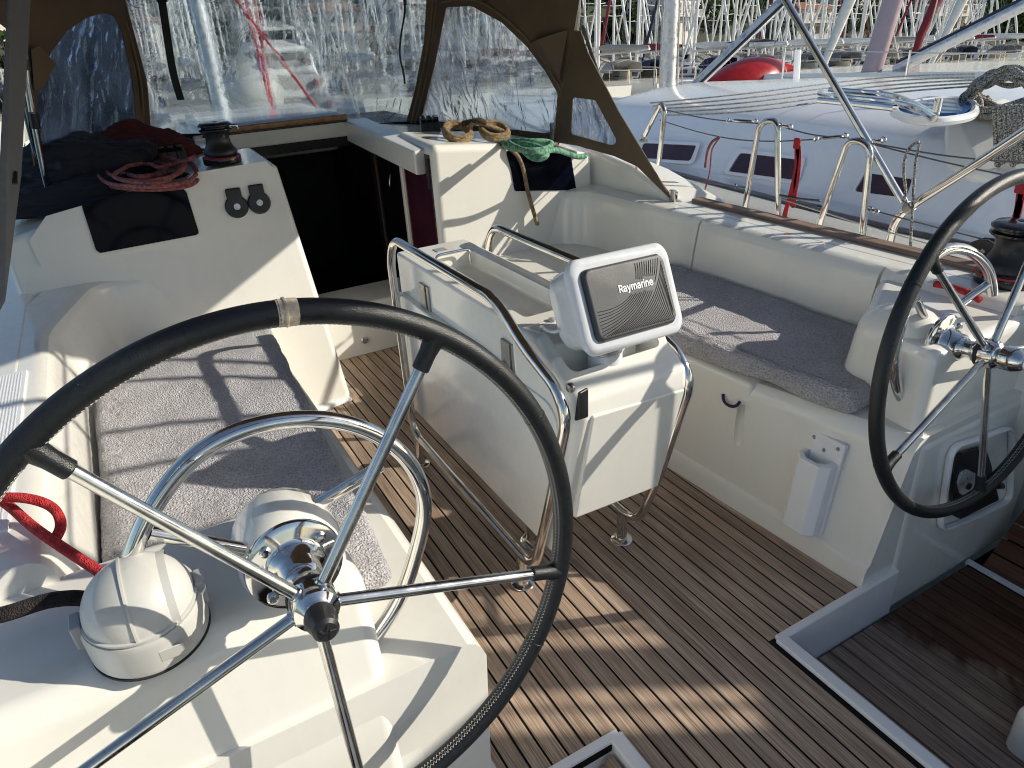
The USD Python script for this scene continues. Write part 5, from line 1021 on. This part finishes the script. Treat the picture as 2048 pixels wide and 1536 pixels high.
def seat(t, p, rz, s):
    R = LV@np.array([[math.cos(rz), -math.sin(rz), 0], [math.sin(rz), math.cos(rz), 0], [0, 0, 1.]])*s; m = np.eye(4); m[:3, :3] = R.T; m[3, :3] = level(np.array(p, float)); t.AddTransformOp().Set(Gf.Matrix4d(*m.ravel().tolist()))
def put(k, x, y, rz, label, grp, nm='moored_yacht', z=-1.15, s=1.0):
    t = UsdGeom.Xform.Define(stage, _path(None, nm)); seat(t, (x, y, z), rz, s)
    p = t.GetPrim(); p.GetReferences().AddInternalReference(KINDS[k][0]); p.SetInstanceable(True); tag(p, label, 'sailing yacht', grp); return p
for nm, row in rows:
    for i, (px, x, y, k, rz) in enumerate(row): put(k, x, y, rz, f'{KINDS[k][1]}, {ORD[i]} from the left in the {nm}', 'yachts moored in rows behind')
put(1, 11.3, 4.0, 0, 'white yacht with grey canvas, next but one to starboard', 'yachts moored in rows behind')
put(0, 15.6, 5.0, 0.02, 'white yacht with dark grey sprayhood, third to starboard', 'yachts moored in rows behind')
# the next boat to starboard shows its lilac mast, boom and red furled sail
LM = thing('moored_yacht', 'white yacht beyond the neighbour with a lilac grey mast and dark red furled sail', 'sailing yacht', (7.4, 4.5, WZ))
obj(LM, 'hull', loft([[(7.4+x*k, y, z) for x, z in ((-1.4, -.8), (-1.75, .0), (-1.8, .40), (-1.1, .45), (-.9, .42+.38*min(1, k*1.05)), (.9, .42+.38*min(1, k*1.05)), (1.1, .45), (1.8, .40), (1.75, .0), (1.4, -.8))] for y, k in ((-2, .9), (1, 1), (4, .95), (7, .65), (9.3, .1))], True, True), 'gelcoat', smooth=40)
m0, m1 = at(1738, 160, y=5.6), at(1795, -30, y=5.6); obj(LM, 'mast', tube([m0, m1, m1+(m1-m0)*8], .115, 16, squash=.8), 'lilac_mast')
for y_ in (1.6, 3.0, 4.4): obj(LM, 'cabin_window', hullr([(7.4-.99+.05*(z_ > .6), y_+d_, z_) for d_ in (-.3, .3) for z_ in (.55, .70)], .02), 'smoked_window')
obj(LM, 'sprayhood', thicken(*loft([[(7.4+a_*w_, y_, .75+h_*(1-abs(a_)**3)) for a_ in (-1, -.85, -.4, 0, .4, .85, 1)] for y_, w_, h_ in ((1.4, .9, .05), (.7, 1.0, .55), (-.2, 1.05, .55))], False), .02), 'cover_navy', smooth=60)
for y_ in (-1.5, .5, 2.5, 4.5, 6.2): obj(LM, 'stanchion', tube([(7.4-1.72*float(np.interp(y_, [-2, 1, 4, 7], [.9, 1, .95, .68])), y_, .40), (7.4-1.74*float(np.interp(y_, [-2, 1, 4, 7], [.9, 1, .95, .68])), y_, 1.02)], .012, 6), 'steel')
for z_ in (.72, 1.0): obj(LM, 'guard_wire', tube([(7.4-1.73*float(np.interp(y_, [-2, 1, 4, 7], [.9, 1, .95, .68])), y_, z_) for y_ in np.linspace(-2, 6.2, 12)], .006, 5), 'wire_pale')
obj(LM, 'boom', tube([at(1790, 140, y=5.4), at(2070, 0, y=4.2)], .055, 12), 'alloy'); obj(LM, 'boom_cover', tube([at(1796, 128, y=5.4), at(2075, -12, y=4.2)], .04, 10), 'black_plastic')
obj(LM, 'furled_sail', tube([at(1812, 160, y=7.4), at(1842, 70, y=7.4), at(1892, -40, y=7.4)], [.03, .06, .08], 10), 'cover_red', smooth=True)
for a, b_ in (((1850, 145), (1920, -20)), ((1835, 150), (1880, -20)), ((1860, 140), (1990, -20)), ((1805, 155), (1770, -20)), ((1758, 158), (1812, -20))): obj(LM, 'shroud', tube([at(*a, y=5.9), at(*b_, y=5.9)], .008, 5), 'wire_pale')
# ================================================================== motor yacht and round fenders seen through the window
_old_obj = obj
def obj(parent, name, mesh, mat, **k): return _old_obj(parent, name, levelled2(mesh), mat, **k)
my0 = at(600, 232, y=44)
def levelled2(m): v, f = arr(m); c = np.array([my0[0], my0[1], WZ]); return (v-c)@LV.T+level(c), f
MY = thing('motor_yacht', 'white motor yacht with flybridge seen through the front window', 'motor yacht', (*at(600, 232, y=44)[:2], WZ)); mx, my_ = at(600, 232, y=44)[:2]
def tier(y0, y1, w0, w1, z0, z1, nm, r=.15): return obj(MY, nm, hullr([(mx+s*w, y, z) for s in (-1, 1) for y, w, z in ((my_+y0, w0, z0), (my_+y1, w0, z0), (my_+y0+.3, w1, z1), (my_+y1-.6, w1, z1))], r, 2), 'gelcoat')
obj(MY, 'hull', loft([[(mx+x*k, my_+y, z) for x, z in ((-1.4, -1.0), (-2.1, .4), (-2.2, .9), (2.2, .9), (2.1, .4), (1.4, -1.0))] for y, k in ((0, .95), (4, 1.0), (8, .8), (11, .1))], True, True), 'gelcoat', smooth=40)
tier(1.5, 7.5, 1.7, 1.5, .9, 2.0, 'saloon'); tier(1.0, 5.5, 1.6, 1.5, 2.2, 2.6, 'flybridge')
obj(MY, 'saloon_window', rbox(mx-1.5, mx+1.5, my_+1.30, my_+1.36, 1.35, 1.95, .02), 'smoked_window'); obj(MY, 'radar_arch', tube(fillet([(mx-1.5, my_+1.4, 2.6), (mx-1.3, my_+1.2, 3.3), (mx+1.3, my_+1.2, 3.3), (mx+1.5, my_+1.4, 2.6)], .2), .1, 10), 'gelcoat')
obj(MY, 'bathing_platform', rbox(mx-2, mx+2, my_-.9, my_-.02, -.4, -.25, .05), 'teak_cap')
for s in (-1, 1): obj(MY, 'red_fender', tube([(mx+s*1.2, my_-.15, .25), (mx+s*1.2, my_-.15, .30), (mx+s*1.2, my_-.15, .62), (mx+s*1.2, my_-.15, .67)], [.05, .17, .17, .05], 12), 'red_rubber', smooth=True)
obj = _old_obj
for i, (px, py, yy, rad, lb) in enumerate(((508, 186, 8.2, .30, 'large white round buoy seen low in the middle of the front window'), (236, 190, 8.0, .30, 'large white round buoy seen behind the left window post'), (195, 232, 7.6, .25, 'smaller white round buoy seen low in the port side window'))):
    c_ = at(px, py, y=yy); o = thing('round_buoy', lb, 'buoy', c_)
    obj(o, 'body', lathe([(rad*math.cos(a), rad*.96*math.sin(a)) for a in np.linspace(-math.pi/2, math.pi/2, 20)], c_, (.3, -.5, .8), 28), 'white_fender', smooth=True)
    obj(o, 'seam', lathe([(rad*.985, -.02), (rad*1.012, 0), (rad*.985, .02)], c_, (.3, -.5, .8), 32), 'grey_plastic'); obj(o, 'neck', lathe([(.0001, rad*.9), (rad*.2, rad*.9), (rad*.16, rad*1.15), (.0001, rad*1.18)], c_, (.3, -.5, .8), 12), 'cover_blue')
# ================================================================== the shore
plain('hill_earth', (.05, .055, .03), .9, nscale=.3); plain('house_white', (.62, .60, .55), .8, nscale=.4); plain('roof_tile', (.28, .11, .06), .8, nscale=1.5); plain('house_pane', (.03, .04, .05), .1); plain('stone_quay', (.28, .26, .23), .85, nscale=1.2)
def hill_z(x, y): return -.2+np.maximum(y-104, 0)*.34+4*meshkit.fbm(np.stack([np.asarray(x)*.02, np.asarray(y)*.02, np.zeros_like(np.asarray(x, float))], -1), 4, 3)*np.clip((np.asarray(y)-104)/20, 0, 1)
gx, gy = np.meshgrid(np.linspace(-120, 330, 91), np.linspace(96, 190, 30), indexing='ij'); gz_ = np.where(gy < 100, -.3, hill_z(gx, gy))
V = np.stack([gx, gy, gz_], -1).reshape(-1, 3); i_, j_ = np.meshgrid(np.arange(90), np.arange(29), indexing='ij'); n0 = (i_*30+j_).ravel()
obj(None, 'hill', levelled((V, np.vstack([np.stack([n0, n0+30, n0+31], 1), np.stack([n0, n0+31, n0+1], 1)]))), 'hill_earth', smooth=60, kind='structure')
obj(None, 'quay', levelled(rbox(-120, 330, 94, 101, -1.6, -.1, .05)), 'stone_quay', kind='structure')
mk('foliage', {'oi': ('geometry', {}), 'n': ('noise_texture', {'scale': .35, 'detail': 3}), 'r': ('rgb_ramp', {'ramp': [(.3, (.012, .03, .010)), (.7, (.055, .085, .025))]}), 'd': ('diffuse_bsdf', {}), 't': ('translucent_bsdf', {}), 'm': ('mix_closure', {'fac': .25})},
   [('oi.position', 'n.vector'), ('n.fac', 'r.fac'), ('r.color', 'd.color'), ('r.color', 't.color'), ('d.BSDF', 'm.closure1'), ('t.BSDF', 'm.closure2')], surface='m.closure')
rs = np.random.default_rng(4)
def leaves(centres, radii, per):
    c = np.repeat(centres, per, 0); r = np.repeat(radii, per, 0); d = rs.normal(size=(len(c), 3)); d /= np.linalg.norm(d, axis=1, keepdims=True)
    p = c+d*r*rs.uniform(.55, 1.05, (len(c), 1)); a = rs.normal(size=(len(c), 3))*.32; b = rs.normal(size=(len(c), 3))*.32
    v = np.stack([p-a, p+b, p+a, p-b], 1).reshape(-1, 3); k = np.arange(len(c))*4
    return v, np.vstack([np.stack([k, k+1, k+2], 1), np.stack([k, k+2, k+3], 1)])
tc = rs.uniform([-100, 106], [280, 165], (620, 2)); cz = hill_z(tc[:, 0], tc[:, 1]); R_ = rs.uniform(1.6, 3.4, (620, 1))
obj(None, 'hillside_wood', levelled(leaves(np.c_[tc, cz+R_[:, 0]*.9], R_*np.array([[1, 1, 1.15]]), 90)), 'foliage', smooth=False, kind='stuff', label='dark green wood covering the hillside behind the marina')
# houses on the hill
par = '/World/class_house'; UsdGeom.Xform.Define(stage, par); stage.GetPrimAtPath(par).SetSpecifier(Sdf.SpecifierClass); hp_ = stage.GetPrimAtPath(par); _loc[hp_.GetPath()] = (np.zeros(3), 0)
wl_ = obj(hp_, 'wall', sbox(-5, 5, -4, 4, -2, 5.6), 'house_white', smooth=False); obj(hp_, 'roof', trimesh.convex.convex_hull([(-5.5, -4.5, 5.6), (5.5, -4.5, 5.6), (-5.5, 4.5, 5.6), (5.5, 4.5, 5.6), (-3, 0, 7.4), (3, 0, 7.4), (-5.5, -4.5, 5.75), (5.5, -4.5, 5.75)]), 'roof_tile', smooth=False)
for zz_ in (.6, 3.4):
    for xx_ in (-3.4, -1.1, 1.2, 3.5): obj(hp_, 'window', sbox(xx_-.55, xx_+.55, -4.06, -3.9, zz_, zz_+1.5), 'house_pane', smooth=False)
obj(hp_, 'balcony', cat(sbox(-4.8, 4.8, -5.2, -4, 2.75, 2.95), *[sbox(-4.8+i*.4, -4.75+i*.4, -5.2, -5.15, 2.95, 3.8) for i in range(25)], sbox(-4.8, 4.8, -5.22, -5.14, 3.8, 3.88)), 'house_white', smooth=False)
hs = sorted([(-22, 112), (-8, 122), (6, 110), (19, 125), (33, 112), (48, 120), (60, 110), (78, 124), (95, 113), (112, 121), (130, 111), (152, 122), (176, 112), (200, 124)])
for i, (x, y) in enumerate(hs):
    t = UsdGeom.Xform.Define(stage, _path(None, 'white_house')); seat(t, (x, y, float(hill_z(np.array([x*1.0]), np.array([y*1.0]))[0])), float(rs.uniform(-.4, .4)), float(rs.uniform(.75, 1.1)))
    t.GetPrim().GetReferences().AddInternalReference(par); t.GetPrim().SetInstanceable(True); tag(t.GetPrim(), f'white house with a tiled roof on the hillside, {ORD[i]} from the left', 'house', 'white houses on the hillside')
